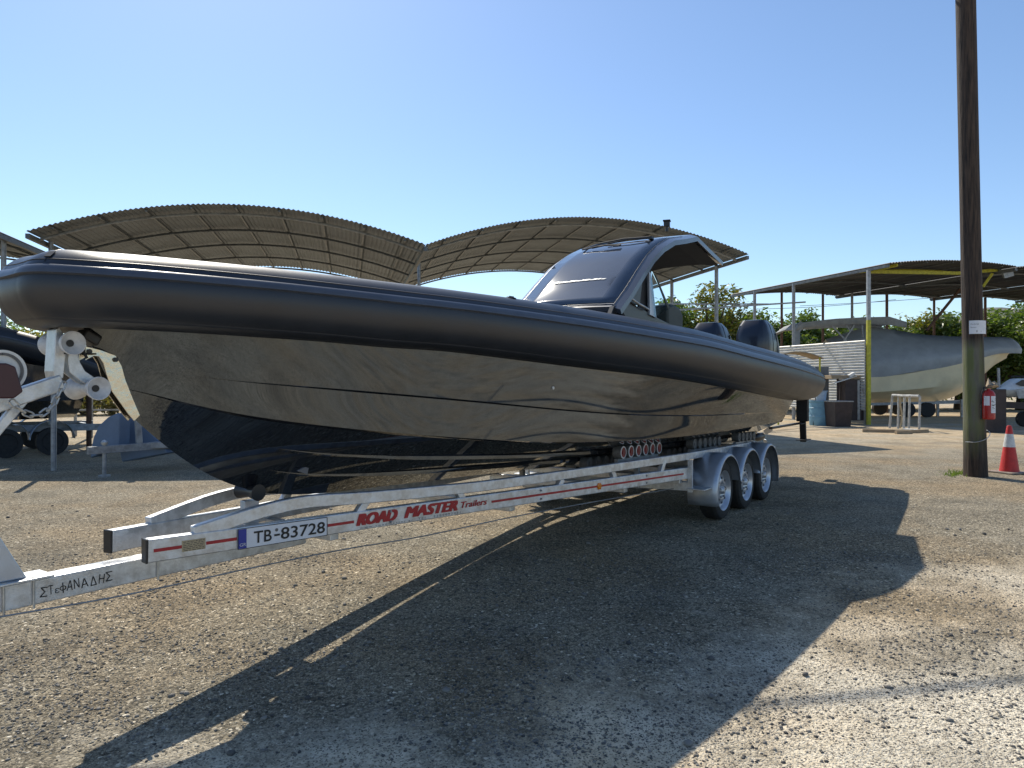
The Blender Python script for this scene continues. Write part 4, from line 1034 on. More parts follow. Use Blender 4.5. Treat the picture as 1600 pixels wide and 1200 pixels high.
mr = t.nodes.new('ShaderNodeMapRange'); mr.inputs['From Min'].default_value = 0.10; mr.inputs['From Max'].default_value = -0.08; t.links.new(sx.outputs[0], mr.inputs[0])
m2 = t.nodes.new('ShaderNodeMapRange'); m2.inputs['From Min'].default_value = 2.25; m2.inputs['From Max'].default_value = 2.05; t.links.new(sx.outputs[2], m2.inputs[0])
m3 = t.nodes.new('ShaderNodeMapRange'); m3.inputs['From Min'].default_value = 0.25; m3.inputs['From Max'].default_value = 0.9; t.links.new(sx.outputs[2], m3.inputs[0])
fac = mth('MULTIPLY', mth('MULTIPLY', mr.outputs[0], m2.outputs[0]), m3.outputs[0])
fac = mth('MULTIPLY', fac, mth('MULTIPLY', nz_.outputs[0], 1.9))
rgb = t.nodes.new('ShaderNodeValToRGB'); rgb.color_ramp.elements[0].color = (0.17, 0.17, 0.13, 1); rgb.color_ramp.elements[1].color = (0.13, 0.145, 0.055, 1)
rgb.color_ramp.elements[0].position = 0.4; rgb.color_ramp.elements[1].position = 0.6; t.links.new(nz_.outputs[0], rgb.inputs[0])
mxx = t.nodes.new('ShaderNodeMix'); mxx.data_type = 'RGBA'; mxx.clamp_factor = True; t.links.new(fac, mxx.inputs[0]); t.links.new(old, mxx.inputs[6]); t.links.new(rgb.outputs[0], mxx.inputs[7])
t.links.new(mxx.outputs[2], bs.inputs['Base Color'])
d.build('trunk', pm, pole, world=True, smooth=True)
d = MB()
d.tube(cr([pb+Vector((-0.19, -0.03, 0.56)), pb+Vector((-0.09, -0.165, 0.57)), pb+Vector((0.06, -0.18, 0.63)), pb+Vector((0.17, -0.08, 0.72)), pb+Vector((0.15, 0.1, 0.78))], 5), 0.006, 6)
d.build('wire_wrap', 'chain', pole, world=True, smooth=True)
#d = MB(); d.tube([pb+Vector((0.165, -0.09, 0.05)), pb+Vector((0.150, -0.09, 1.2)), pb+Vector((0.14, -0.085, 4.3))], 0.008, 6); d.build('pole_conduit', 'cable', pole, world=True)

# notice
nb = thing('paper_notice', 'white paper notice with faint handwriting pinned to the wooden pole', 'notice', pb+Vector((0.0, -0.2, 2.4)))
c = W(1526, 512.5, 11.34); d = MB(); rows = []
for j in range(2):
    row = []
    for k in range(9):
        a_ = -0.85+1.75*k/8; row.append(Vector((pb.x-0.055+0.180*math.sin(a_*1.0), pb.y-0.182*math.cos(a_)+(0.0), 2.305+0.215*j)))
    rows.append(row)
d.grid(rows); d.build('sheet', 'paper', nb, world=True, solid=0.002)
d = MB(); put_text(d, "Parking", c+Vector((-0.11, -0.02, 0.045)), (1, 0, 0.08), (0, 0, 1), 0.026, 0.13); put_text(d, "boats", c+Vector((-0.11, -0.02, 0.0)), (1, 0, 0), (0, 0, 1), 0.024, 0.09); put_text(d, "8", c+Vector((-0.02, -0.02, -0.07)), (1, 0, 0), (0, 0, 1), 0.035); put_text(d, "1", c+Vector((0.06, -0.012, -0.07)), (1, 0, 0), (0, 0, 1), 0.03)
d.build('handwriting', 'inkg', nb, world=True)
# extinguisher
ec = W(1545, 655, 11.33); ex = thing('fire_extinguisher', 'red fire extinguisher with a white label hanging on the wooden pole', 'fire extinguisher', ec)
d = MB(); d.lathe(ec, (0, 0, 1), [(0, 0), (0, 0.075), (0.015, 0.088), (0.40, 0.088), (0.45, 0.06), (0.47, 0.025), (0.49, 0.022), (0.49, 0)], 28); d.build('cylinder', 'extred', ex, world=True, smooth=True)
d = MB(); rows = [[ec+Vector((0.0895*math.sin(a_), -0.0895*math.cos(a_), z)) for a_ in np.linspace(-0.25, 1.0, 9)] for z in (0.10, 0.37)]; d.grid(rows); d.build('label', 'paper', ex, world=True)
d = MB(); rows = [[ec+Vector((0.0895*math.sin(a_), -0.0895*math.cos(a_), z)) for a_ in np.linspace(-1.4, -0.45, 7)] for z in (0.22, 0.37)]; d.grid(rows); d.build('label', 'paper', ex, world=True)
d = MB(); 
for k in range(14):
    a_ = -0.1+rnd.random()*0.9; z = 0.14+0.2*rnd.random(); q = ec+Vector((0.0905*math.sin(a_), -0.0905*math.cos(a_), z)); d.box(q, (0.018+0.02*rnd.random(), 0.002, 0.008), a_)
d.build('label_print', 'inkg', ex, world=True)
d = MB(); d.box(ec+Vector((0, 0, 0.51)), (0.10, 0.03, 0.02)); d.bar(ec+Vector((-0.02, 0, 0.53)), ec+Vector((0.11, 0, 0.56)), 0.02, 0.012); d.build('valve_handle', 'black', ex, world=True, bevel=0.003)
d = MB(); d.tube(cr([ec+Vector((-0.03, -0.02, 0.51)), ec+Vector((-0.10, -0.04, 0.50)), ec+Vector((-0.15, -0.05, 0.38)), ec+Vector((-0.155, -0.05, 0.15)), ec+Vector((-0.16, -0.05, 0.0))], 5), 0.011, 8); d.build('hose', 'blackm', ex, world=True, smooth=True)
# cone
cb = G(1577, 739); cn = thing('traffic_cone', 'red and white traffic cone standing beside the wooden pole', 'traffic cone', cb)
hc = 0.80; prof_c = lambda z: 0.150-(0.150-0.036)*(z/hc)
def cseg(z0_, z1_): return [(z0_, prof_c(z0_)), (z1_, prof_c(z1_))]
d = MB(); d.lathe(cb, (0, 0, 1), cseg(0.03, 0.44), 32); d.build('body', 'conered', cn, world=True, smooth=True); d = MB(); d.lathe(cb, (0, 0, 1), cseg(0.66, 0.78)+[(0.80, 0.028), (0.80, 0.0)], 32); d.build('tip', 'conered', cn, world=True, smooth=True)
d = MB(); d.lathe(cb, (0, 0, 1), [(0.44, prof_c(0.44)+0.002), (0.66, prof_c(0.66)+0.002)], 32); d.build('reflective_band', 'conew', cn, world=True, smooth=True)
d = MB(); d.box(cb+Vector((0, 0, 0.016)), (0.46, 0.46, 0.032), 0.3); d.build('base', 'coneb', cn, world=True, bevel=0.012)

# ================================================================== YARD CLUTTER ON THE RIGHT
bc = G(1282, 664.5); bar_ = thing('blue_barrel', 'light blue plastic barrel standing under the black boat stern', 'barrel', bc)
d = MB(); d.lathe(bc, (0, 0, 1), [(0, 0), (0, 0.36), (0.02, 0.375), (0.30, 0.39), (0.31, 0.40), (0.34, 0.40), (0.35, 0.39), (0.60, 0.385), (0.61, 0.395), (0.64, 0.395), (0.65, 0.385), (0.84, 0.39), (0.86, 0.41), (0.90, 0.41), (0.90, 0.37), (0.70, 0.36)], 40); d.build('body', 'barrel', bar_, world=True, smooth=True)
bk = thing('plastic_basin', 'small pale blue plastic basin on top of the clutter behind the blue barrel', 'basin', bc+Vector((0.1, 0.5, 1.05)))
q = W(1283, 627, 25.6); d = MB(); d.lathe(q, (0, 0, 1), [(0, 0), (0, 0.15), (0.34, 0.19), (0.36, 0.22), (0.38, 0.22), (0.38, 0.18), (0.1, 0.14)], 28); d.build('basin_shell', 'basket', bk, world=True, smooth=True)
ct = thing('scrap_board', 'grey board standing behind the blue barrel', 'board', G(1285, 662)); q0 = G(1285, 661); q0 = Vector((q0.x, 27.3, 0))
d = MB(); d.prism([W(1274, 573, 27.3), W(1295, 573, 27.3), W(1295, 655, 27.3), W(1274, 655, 27.3)], (0, 0.05, 0)); d.build('panel', 'engineg', ct, world=True)
d = MB(); d.bar(W(1276, 655, 27.35), Vector((W(1276, 655, 27.35).x, 27.35, 0)), 0.05, 0.05); d.bar(W(1293, 655, 27.35), Vector((W(1293, 655, 27.35).x, 27.35, 0)), 0.05, 0.05); d.build('leg', 'blackm', ct, world=True)
tk = thing('crate_stand', 'dark low stand that carries the pale blue basin', 'stand', Vector((W(1290, 640, 25.6).x, 25.9, 0)))
d = MB(); q = W(1290, 629, 25.75); d.box((q.x, 25.8, (q.z)/2), (1.0, 0.35, q.z-0.01)); d.build('body', 'blackm', tk, world=True, bevel=0.02)
bb = thing('dark_bin', 'square dark grey bin between the blue barrel and the workbench', 'bin', G(1316, 667)); q = G(1316, 667)
d = MB(); R_ = Matrix.Rotation(0.15, 3, 'Z'); hh = 0.88
vs = []
for z, s_ in ((0, 0.29), (hh, 0.34), (hh, 0.30), (0.3, 0.27)):
    vs += [Vector((q.x, q.y+0.3, z))+R_ @ Vector((i*s_, j*s_, 0)) for i, j in ((-1, -1), (1, -1), (1, 1), (-1, 1))]
d.add(vs, [(3, 2, 1, 0)]+[(a_*4+k, a_*4+(k+1) % 4, (a_+1)*4+(k+1) % 4, (a_+1)*4+k) for a_ in range(3) for k in range(4)]+[(12, 13, 14, 15)]); d.build('body', 'brown', bb, world=True, bevel=0.015)
d = MB(); d.box(Vector((q.x, q.y+0.3, hh+0.01)), (0.72, 0.72, 0.04), 0.15); d.build('rim', 'galvs', bb, world=True, bevel=0.01)
# workbench
wb = thing('workbench', 'dark brown workbench with a plank top beside the yellow post', 'workbench', G(1335, 660)); Yb = 26.4
d = MB(); d.prism([W(1300, 586, Yb), W(1357, 586, Yb), W(1357, 592, Yb), W(1300, 592, Yb)], (0, 0.8, 0)); d.build('top', 'timber', wb, world=True, bevel=0.01)
d = MB(); d.prism([W(1321, 593, Yb), W(1357, 593, Yb), W(1357, 657, Yb), W(1321, 657, Yb)], (0, 0.7, 0)); d.build('cabinet', 'brown', wb, world=True, bevel=0.01)
d = MB(); d.prism([W(1340, 594, Yb-0.02), W(1344, 594, Yb-0.02), W(1344, 656, Yb-0.02), W(1340, 656, Yb-0.02)], (0, 0.04, 0)); d.build('leg', 'galvs', wb, world=True)
d = MB(); q = W(1309, 592, Yb+0.4); d.bar(q, (q.x, q.y, 0), 0.06, 0.06); d.build('leg', 'brown', wb, world=True)
sp = thing('steel_offcut', 'bent pale metal offcut lying on the workbench', 'metal scrap', W(1320, 586, Yb+0.2))
d = MB(); d.sweep([W(1301, 599, Yb-0.1), W(1318, 594, Yb-0.05), W(1334, 588.5, Yb), W(1345, 587, Yb+0.2)], [(-0.06, -0.015), (0.06, -0.015), (0.06, 0.015), (-0.06, 0.015)]); d.bar(W(1326, 588, Yb), W(1335, 583, Yb), 0.2, 0.1); d.build('bent_strip', 'white', sp, world=True)
pw = thing('leaning_rod', 'thin steel rod leaning on the yellow post beside the workbench', 'rod', G(1361, 662)); d = MB(); d.bar(W(1348, 607, 26.2), G(1361, 663), 0.04, 0.04); d.build('rod_bar', 'galvs', pw, world=True)
aw = thing('small_awning', 'small arched olive awning in front of the white corrugated wall', 'awning', Vector((W(1245, 600, 26).x, 26, 0)))
A0_, A1_ = W(1212, 556, 26.0), W(1287, 559, 26.0); d = MB(); rows = []
for j in (0, 0.45, 0.9): rows.append([A0_.lerp(A1_, k/16)+Vector((0, j, 0.19*math.sin(PI*k/16)+(-0.02*j))) for k in range(17)])
d.grid(rows); d.build('arched_sheet', 'timber', aw, world=True, smooth=True, solid=0.03)
for px in (1216, 1281):
    q = W(px, 558, 26.1); d = MB(); d.bar(q, (q.x, q.y, 0), 0.05, 0.05); d.build('leg', 'yellow', aw, world=True)
# pipe frame
pf = thing('pipe_stand', 'white painted pipe frame stand on the gravel in front of the covered boat', 'pipe frame', G(1420, 673))
Ya = G(1437, 674).y
def pfp(px, py, dy=0.0): return W(px, py, Ya+dy)
q = [G(1390, 669), G(1403, 670), G(1412, 673), G(1436, 675), G(1420, 671.5)]
hF = 1.12
def V_(p, z): return Vector((p.x, p.y, z))
for k, p in enumerate(q):
    d = MB(); lean = Vector((0.10, 0, 0)) if k == 0 else Vector((0.03, 0, 0)); d.cyl(p, V_(p, hF)+lean, 0.036, None, 10); d.build('upright', 'pipe', pf, world=True, smooth=True)
d = MB()
d.tube([V_(q[0], hF)+Vector((0.1, 0, 0)), V_(q[1], hF)], 0.042, 8); d.tube([V_(q[2], hF), V_(q[3], hF)], 0.045, 8); d.tube([V_(q[1], hF), V_(q[2], hF)], 0.04, 8); d.tube([V_(q[4], hF), V_(q[3], hF)], 0.04, 8)
d.tube([V_(q[2], 0.05), V_(q[3], 0.05)], 0.04, 8); d.build('cross_bar', 'pipe', pf, world=True, smooth=True)
d = MB(); d.tube(cr([V_(q[1], hF)+Vector((0.03, -0.05, 0.03)), V_(q[1], 0.8)+Vector((0.05, -0.06, 0)), V_(q[1], 0.4)+Vector((0.1, -0.06, 0)), V_(q[1], 0.03)+Vector((0.04, -0.06, 0))], 5), 0.03, 8); d.build('rope', 'sticker', pf, world=True, smooth=True)
for (px, py, L_, rz, lb) in ((1392, 676, 1.6, -0.28, 'long grey timber plank lying left of the pipe frame'), (1412, 678, 0.5, 0.1, 'short pale timber block under the pipe frame'), (1442, 676, 0.35, 0.3, 'short dark timber block right of the pipe frame')):
    p = G(px, py); d = MB(); d.box((0, 0, 0.05), (L_, 0.12, 0.10)); o = d.build('timber_block', 'timber', None, bevel=0.006); o.location = p; o.rotation_euler = (0, 0, rz); tag(o, lb, 'timber')

# ================================================================== COVERED BOAT ON THE RIGHT
YB = 33.2
wbt = thing('covered_boat', 'large cream motor boat under a grey tarpaulin beneath the low canopy', 'boat', Vector((W(1430, 640, YB).x, YB, 0)))
def loft_boat(parent, st, mat_, name):
    d = MB(); rows = []
    for x, zk, zc, lc, zt, lt in st:
        rows.append([(x, lt, zt), (x, lc+(lt-lc)*0.5, (zc+zt)/2), (x, lc, zc), (x, lc*0.5, (zk+zc)/2-0.05), (x, 0, zk), (x, -lc*0.5, (zk+zc)/2-0.05), (x, -lc, zc), (x, -lc-(lt-lc)*0.5, (zc+zt)/2), (x, -lt, zt)])
    R = []
    for k in range(9): R.append([Vector(r[k]) for r in rows])
    d.grid([cr(c_, 4) for c_ in R]); 
    d.add([Vector(p) for p in rows[0]], [tuple(range(9))])
    return d.build(name, mat_, parent, smooth=True, angle=40)
def XX(px): return (px-1430)/FOC*YB
def ZZ(py): return CH-(py-600)/FOC*YB
loft_boat(wbt, [(XX(1228), ZZ(632), ZZ(616), 1.25, ZZ(592), 1.35), (XX(1300), ZZ(632), ZZ(614), 1.35, ZZ(589), 1.5), (XX(1364), ZZ(631), ZZ(611), 1.35, ZZ(588), 1.5), (XX(1432), ZZ(629), ZZ(605), 1.25, ZZ(577), 1.45), (XX(1477), ZZ(624), ZZ(598), 1.05, ZZ(567), 1.3),
                (XX(1505), ZZ(612), ZZ(590), 0.8, ZZ(561), 1.1), (XX(1530), ZZ(592), ZZ(578), 0.5, ZZ(556), 0.85), (XX(1552), ZZ(572), ZZ(564), 0.25, ZZ(553), 0.6), (XX(1572), ZZ(560), ZZ(556), 0.08, ZZ(548), 0.35)], 'gel', 'hull')
d = MB(); rows = []
for px, yt, ye, hw in ((1290, 530, 592, 1.62), (1320, 521, 590, 1.66), (1356, 511, 589, 1.68), (1400, 516, 582, 1.66), (1441, 522.5, 576, 1.6), (1475, 525, 569, 1.45), (1505, 526, 562, 1.25), (1540, 526.5, 554, 1.0), (1573, 527, 553, 0.72), (1586, 532, 553, 0.45), (1591, 540, 549, 0.2)):
    x = XX(px); zt, ze = ZZ(yt), ZZ(ye); row = []
    zs = ze+(zt-ze)*0.45 if px < 1480 else ze+(zt-ze)*0.6
    for fy, fz in ((-0.90, 'e'), (-1.0, 'm'), (-0.98, 's'), (-0.45, 'q'), (0, 't'), (0.45, 'q'), (0.98, 's'), (1.0, 'm'), (0.90, 'e')):
        z = {'e': ze, 'm': ze+0.18*(zt-ze)+0.05, 's': ze+0.35*(zt-ze), 'q': ze+0.78*(zt-ze), 't': zt}[fz]
        row.append(Vector((x, fy*hw, z)))
    rows.append(row)
d.grid([cr(c_, 4) for c_ in [[r[k] for r in rows] for k in range(9)]]); d.build('tarpaulin', 'tarp', wbt, smooth=True, angle=60)
# arch top covered by canvas
d = MB(); rows = []
for px, yt, yb in ((1226, 518, 522), (1240, 508, 515), (1290, 502, 511), (1330, 500, 509), (1370, 499, 511), (1396, 507, 515)):
    rows.append([Vector((XX(px), y_, ZZ(v_))) for y_, v_ in ((-1.1, yb), (-1.1, yt), (0, yt-1.5), (1.1, yt), (1.1, yb))])
d.grid(rows); d.build('canvas_top', 'canvas', wbt, smooth=True, solid=0.03)
d = MB(); d.sweep([Vector((XX(1240), -1.05, ZZ(508))), Vector((XX(1230), -1.1, ZZ(520))), Vector((XX(1229), -1.15, ZZ(548)))], [(-0.15, -0.03), (0.15, -0.03), (0.15, 0.03), (-0.15, 0.03)], up=(0, 1, 0)); d.build('arch_leg', 'canvas', wbt, smooth=True)
d = MB()
for a_, b_ in (((1285, 512), (1310, 540)), ((1318, 511), (1298, 540)), ((1330, 510), (1330, 530)), ((1306, 510), (1311, 520))): d.bar(Vector((XX(a_[0]), -1.0, ZZ(a_[1]))), Vector((XX(b_[0]), -1.1, ZZ(b_[1]))), 0.06, 0.06)
d.build('canvas_frame', 'galvs', wbt)
ctr_ = thing('boat_cradle', 'dark steel trailer under the covered cream boat', 'trailer', Vector((W(1430, 640, YB).x, YB, 0)))
for yy in (-0.8, 0.8):
    d = MB(); d.bar((XX(1340), yy, 0.58), (XX(1560), yy*0.5, 0.7), 0.08, 0.12); d.build('rail', 'galvs', ctr_)
    for px in (1395, 1425):
        d = MB(); d.lathe(Vector((XX(px), yy*1.5, 0.34)), (0, 1, 0), [(-0.1, 0), (-0.1, 0.33), (0.1, 0.33), (0.1, 0)], 24); d.build('wheel', 'tyre', ctr_, smooth=True)
d = MB(); d.bar((XX(1465), 0, 0.7), (XX(1465), 0, 0.0), 0.1, 0.1); d.build('prop_leg', 'galvs', ctr_); d = MB(); d.bar((XX(1488), -0.7, 0.0), (XX(1488), -0.7, 0.8), 0.1, 0.1); d.build('prop_leg', 'galvs', ctr_)
# jet ski and its trailer on the right edge
js = thing('jet_ski', 'white and black jet ski on a dark trailer at the right edge', 'jet ski', G(1590, 652)); Yj = 24.0
jx = lambda px: (px-1590)/FOC*Yj; R0 = Vector((W(1590, 600, Yj).x, Yj, 0)); js.location = R0; zj = lambda py: CH-(py-600)/FOC*Yj
loft_boat(js, [(jx(1680), zj(620), zj(614), 0.45, zj(607), 0.5), (jx(1620), zj(621), zj(615), 0.5, zj(605), 0.55), (jx(1590), zj(621), zj(615), 0.48, zj(607), 0.52), (jx(1570), zj(619), zj(614), 0.35, zj(609), 0.42), (jx(1556), zj(614), zj(612), 0.12, zj(609), 0.2)][::-1], 'white', 'hull')
d = MB(); rows = []
for px, yt, yb, hw in ((1557, 609, 612, 0.15), (1570, 600, 609, 0.38), (1584, 592, 607, 0.45), (1600, 592, 606, 0.45), (1620, 598, 606, 0.4), (1670, 600, 606, 0.3)):
    rows.append([Vector((jx(px), s_*hw, z)) for s_, z in ((-1, zj(yb)), (-0.8, zj((yt+yb)/2)), (-0.35, zj(yt)), (0.35, zj(yt)), (0.8, zj((yt+yb)/2)), (1, zj(yb)))])
d.grid([cr(c_, 3) for c_ in [[r[k] for r in rows] for k in range(6)]]); d.build('bonnet', 'white', js, smooth=True)
d = MB(); d.prism([Vector((jx(px), -0.44, zj(py))) for px, py in ((1572, 600), (1583, 593.5), (1604, 596), (1596, 604), (1580, 603))], (0, 0.02, 0)); d.build('side_decal', 'black', js)
d = MB(); d.tube([Vector((jx(1592), -0.35, zj(589))), Vector((jx(1590), 0, zj(588))), Vector((jx(1592), 0.35, zj(589)))], 0.03, 8); d.build('handlebar', 'black', js, smooth=True)
jt = thing('small_trailer', 'dark low trailer carrying the jet ski at the right edge', 'trailer', R0)
for yy in (-0.4, 0.4): 
    d = MB(); d.bar((jx(1548), yy*0.3, zj(632)), (jx(1680), yy, zj(636)), 0.08, 0.22); d.build('rail', 'brown', jt)
    d = MB(); d.lathe(Vector((jx(1625), yy*1.8, 0.28)), (0, 1, 0), [(-0.08, 0), (-0.08, 0.27), (0.08, 0.27), (0.08, 0)], 24); d.build('wheel', 'tyre', jt, smooth=True)
d = MB(); d.bar((jx(1560), 0, zj(636)), (jx(1560), 0, 0), 0.08, 0.08); d.build('jack', 'galvs', jt)
d = MB(); d.bar((jx(1562), 0, zj(632)), (jx(1560), 0, zj(575)), 0.06, 0.06); d.build('winch_post', 'galvs', jt)
d = MB(); d.prism([Vector((jx(px), -0.5, zj(py))) for px, py in ((1571, 610), (1583, 610), (1586, 622), (1575, 622))], (0, 0.02, 0)); d.build('side_plate', 'galvs', jt)
sc_ = thing('canvas_sack', 'crumpled brown and white sack on a stand right of the wooden pole', 'sack', W(1550, 640, 22)); Ys = 22.0
d = MB(); rows = []
for k, (px, yt, yb) in enumerate(((1540, 603, 606), (1544, 590, 607), (1549, 597, 607), (1554, 595, 606), (1560, 600, 605))):
    rows.append([W(px, yb, Ys-0.15), W(px+1, (yt+yb)/2+1, Ys-0.22), W(px, yt, Ys), W(px, (yt+yb)/2, Ys+0.2), W(px, yb, Ys+0.15)])
d.grid(rows, closed=True); d.build('sack_cloth', 'timber', sc_, world=True)
tb_ = thing('steel_stand', 'dark steel box stand under the brown sack beside the pole', 'stand', Vector((W(1552, 650, Ys).x, Ys, 0)))
d = MB(); q = W(1552, 608, Ys); d.box((q.x, Ys+0.1, q.z/2), (0.62, 0.5, q.z)); d.build('box', 'brown', tb_, world=True, bevel=0.02)

# ================================================================== LEFT BACKGROUND
# dark inflatable on a trailer
bl = thing('inflatable_boat', 'second dark inflatable boat on a dark trailer, cut off by the left edge', 'boat', Vector((-9.7, 16.4, 0)), math.radians(42))
def LB(px, py, Y): return W(px, py, Y)
d = MB()
pth = [Vector((-7.5, -0.95, 2.75)), Vector((-5, -1.05, 2.7)), Vector((-3, -1.1, 2.55)), Vector((-1.7, -1.1, 2.36)), Vector((-0.6, -1.08, 2.02)), Vector((0.1, -1.06, 1.74))]
rr2 = [0.20, 0.24, 0.27, 0.27, 0.25, 0.19]
for sg in (1, -1):
    P = cr([(v.x, v.y*sg, v.z) for v in pth], 4); Rr = [v.x for v in cr([(r, 0, 0) for r in rr2], 4)]; rows = []
    for i, p in enumerate(P):
        rows.append([p+Vector((0, math.cos(t)*Rr[i], math.sin(t)*Rr[i])) for t in [2*PI*k/20 for k in range(20)]])
    d.grid(rows, closed=True); d.add(rows[-1], [tuple(range(20))])
d.build('inflatable_tube', 'tube', bl, smooth=True)
d = MB()
P = cr([(v.x, v.y-0.24*rr2[i]/0.27, v.z+0.05) for i, v in enumerate(pth)], 4); d.tube(P, 0.03, 8); d.build('rubbing_strake', 'strake', bl, smooth=True)
loft_boat(bl, [(-0.35, 0.75, 1.15, 0.95, 1.75, 1.0), (-2, 0.72, 1.15, 0.98, 2.0, 1.05), (-4, 0.8, 1.3, 0.85, 2.15, 1.0), (-6, 1.1, 1.6, 0.5, 2.3, 0.85), (-7.6, 1.9, 2.0, 0.1, 2.4, 0.4)], 'hullb', 'hull')
d = MB(); rows = []
for x, z, hw in ((-1.6, 2.2, 0.5), (-1.9, 2.75, 0.55), (-3.0, 3.0, 0.55), (-4.2, 2.5, 0.5), (-4.5, 2.2, 0.45)): rows.append([Vector((x, -hw, 1.9)), Vector((x, -hw*0.95, z-0.1)), Vector((x, 0, z)), Vector((x, hw*0.95, z-0.1)), Vector((x, hw, 1.9))])
d.grid(rows); d.build('console_cover', 'bluegrey', bl, smooth=True)
lt = thing('boat_trailer', 'dark tandem axle trailer under the second inflatable boat at the left edge', 'trailer', Vector((-9.7, 16.4, 0)), math.radians(42))
for sg in (-1, 1):
    d = MB(); d.bar((-6, sg*0.6, 0.62), (0.2, sg*0.9, 0.55), 0.08, 0.14); d.build('rail', 'galvs', lt, bevel=0.005)
    for x in (-1.75, -0.95):
        d = MB(); d.lathe(Vector((x, sg*1.05, 0.29)), (0, sg, 0), [(-0.1, 0), (-0.1, 0.29), (0.1, 0.29), (0.1, 0.2), (0.07, 0.19), (0.07, 0)], 28); d.build('wheel', 'tyre', lt, smooth=True)
    d = MB(); rows = []
    for x in (-1.75, -0.95):
        rows.append([])
    pth_ = [Vector((x+0.40*math.cos(math.radians(t)), 0, 0.34+0.40*math.sin(math.radians(t)))) for x in (-1.75, -0.95) for t in range(180, -1, -15)]
    d.grid([[Vector((p.x, sg*y, p.z)) for p in pth_] for y in (0.88, 1.2)]); d.build('mudguard', 'fender', lt, smooth=True, solid=0.004)
for x in (-0.1, -1.4, -3.0, -4.5):
    d = MB(); d.bar((x, -0.8, 0.56), (x, 0.8, 0.56), 0.07, 0.07); d.build('cross_member', 'galvs', lt)
# small trailer with a folded blue cover (jockey stand, winch post)
st_ = G(163, 745); ss = thing('small_trailer', 'small grey trailer with a pale blue cover standing behind the bow rollers', 'trailer', st_, math.radians(52))
d = MB(); d.cyl((0, 0, 0.0), (0, 0, 0.55), 0.032, None, 12); d.cyl((0, 0, 0), (0, 0, 0.03), 0.09, None, 14); d.build('jockey_stand', 'galvs', ss, smooth=True)
d = MB(); d.lathe((0, 0, 0.52), (0, 0, 1), [(0, 0), (0, 0.05), (0.04, 0.055), (0.07, 0.03), (0.08, 0)], 14); d.build('stand_head', 'chain', ss, smooth=True)
d = MB(); d.bar((-0.25, 0.0, 0.44), (3.2, 0.0, 0.46), 0.08, 0.12); d.build('drawbar', 'galvs', ss, bevel=0.005)
for sg in (-1, 1):
    d = MB(); d.bar((0.7, 0, 0.46), (2.0, sg*0.6, 0.46), 0.06, 0.10); d.bar((2.0, sg*0.6, 0.46), (3.6, sg*0.6, 0.46), 0.06, 0.10); d.build('frame_rail', 'galvs', ss, bevel=0.004)
    d = MB(); d.lathe(Vector((2.7, sg*0.85, 0.3)), (0, sg, 0), [(-0.08, 0), (-0.08, 0.29), (0.08, 0.29), (0.08, 0)], 24); d.build('wheel', 'tyre', ss, smooth=True)
d = MB(); d.bar((0.55, 0, 0.5), (0.50, 0, 1.30), 0.07, 0.09, up=(1, 0, 0)); d.build('winch_post', 'galvs', ss, bevel=0.006)
d = MB(); Yq = 11.9; d.prism([W(px, py, Yq) for px, py in ((141, 716), (142, 700), (146, 682), (155, 664), (168, 652), (184, 645), (187, 652), (186, 700), (168, 700), (158, 702), (150, 712))][::-1], (0.05, 0.25, 0)); d.build('mudguard_cover', 'bluegrey', ss, world=True, bevel=0.02)
d = MB(); d.prism([W(px, py, Yq+0.5) for px, py in ((189, 656), (206, 648), (222, 660), (248, 690), (240, 701), (192, 706))][::-1], (0.1, 0.6, 0)); d.build('cover', 'bluegrey', ss, world=True, bevel=0.03)
d = MB(); d.prism([W(px, py, Yq+0.3) for px, py in ((186, 700), (250, 692), (262, 708), (190, 722))][::-1], (0.1, 0.5, 0)); d.build('body_side', 'bluegrey', ss, world=True, bevel=0.02)
# thin standing posts by the left canopy
for (px, yb, yt, r_, lb, mm) in ((84, 735, 470, 0.045, 'thin grey steel post standing behind the winch', 'galvs'), (139, 704, 560, 0.055, 'dark steel post between the bow rollers and the small trailer', 'rust')):
    p = G(px, yb); zt = min(4.8, CH+(600-yt)/FOC*p.y) if px != 84 else 4.6
    d = MB(); d.cyl((0, 0, 0), (0, 0, 3.1), r_, None, 10); o = d.build('steel_post', mm, None, smooth=True); o.location = (p.x, p.y, 0); tag(o, lb, 'post')
p = G(180, 682); rl_ = thing('low_rail', 'low horizontal steel rail far behind the bow rollers', 'rail', (p.x, p.y, 0))
d = MB(); d.bar((-2.2, 0, 0.75), (3.5, 0.4, 0.75), 0.05, 0.05); d.build('bar', 'galvs', rl_)
for x in (-1.2, 1.6):
    d = MB(); d.bar((x, 0.1, 0), (x, 0.1, 0.74), 0.06, 0.06); d.build('post', 'galvs', rl_)

# ================================================================== TREES
def leaves(mb_pts, n, rx, rz, size, r):
    """n leaf quads in clumps around points; returns V,F"""
    k = len(mb_pts); C = np.array([tuple(p) for p in mb_pts])[r.randint(0, k, n)]
    dirs = r.normal(size=(n, 3)); dirs /= np.linalg.norm(dirs, axis=1)[:, None]
    rad_ = (0.55+0.45*r.rand(n))[:, None]; P = C+dirs*rad_*np.array([rx, rx, rz])
    a = r.normal(size=(n, 3)); a[:, 2] *= 0.5; a[:, 2] -= 0.35; a /= np.linalg.norm(a, axis=1)[:, None]
    b = np.cross(a, r.normal(size=(n, 3))); b /= np.linalg.norm(b, axis=1)[:, None]
    L_ = size*(0.7+0.6*r.rand(n))[:, None]; Wd = L_*0.42
    nrm = np.cross(a, b)
    V = np.stack([P, P+a*L_*0.45+b*Wd*0.5+nrm*Wd*0.15, P+a*L_, P+a*L_*0.45-b*Wd*0.5+nrm*Wd*0.15], 1).reshape(-1, 3)
    F = np.arange(n*4).reshape(-1, 4); return V, F
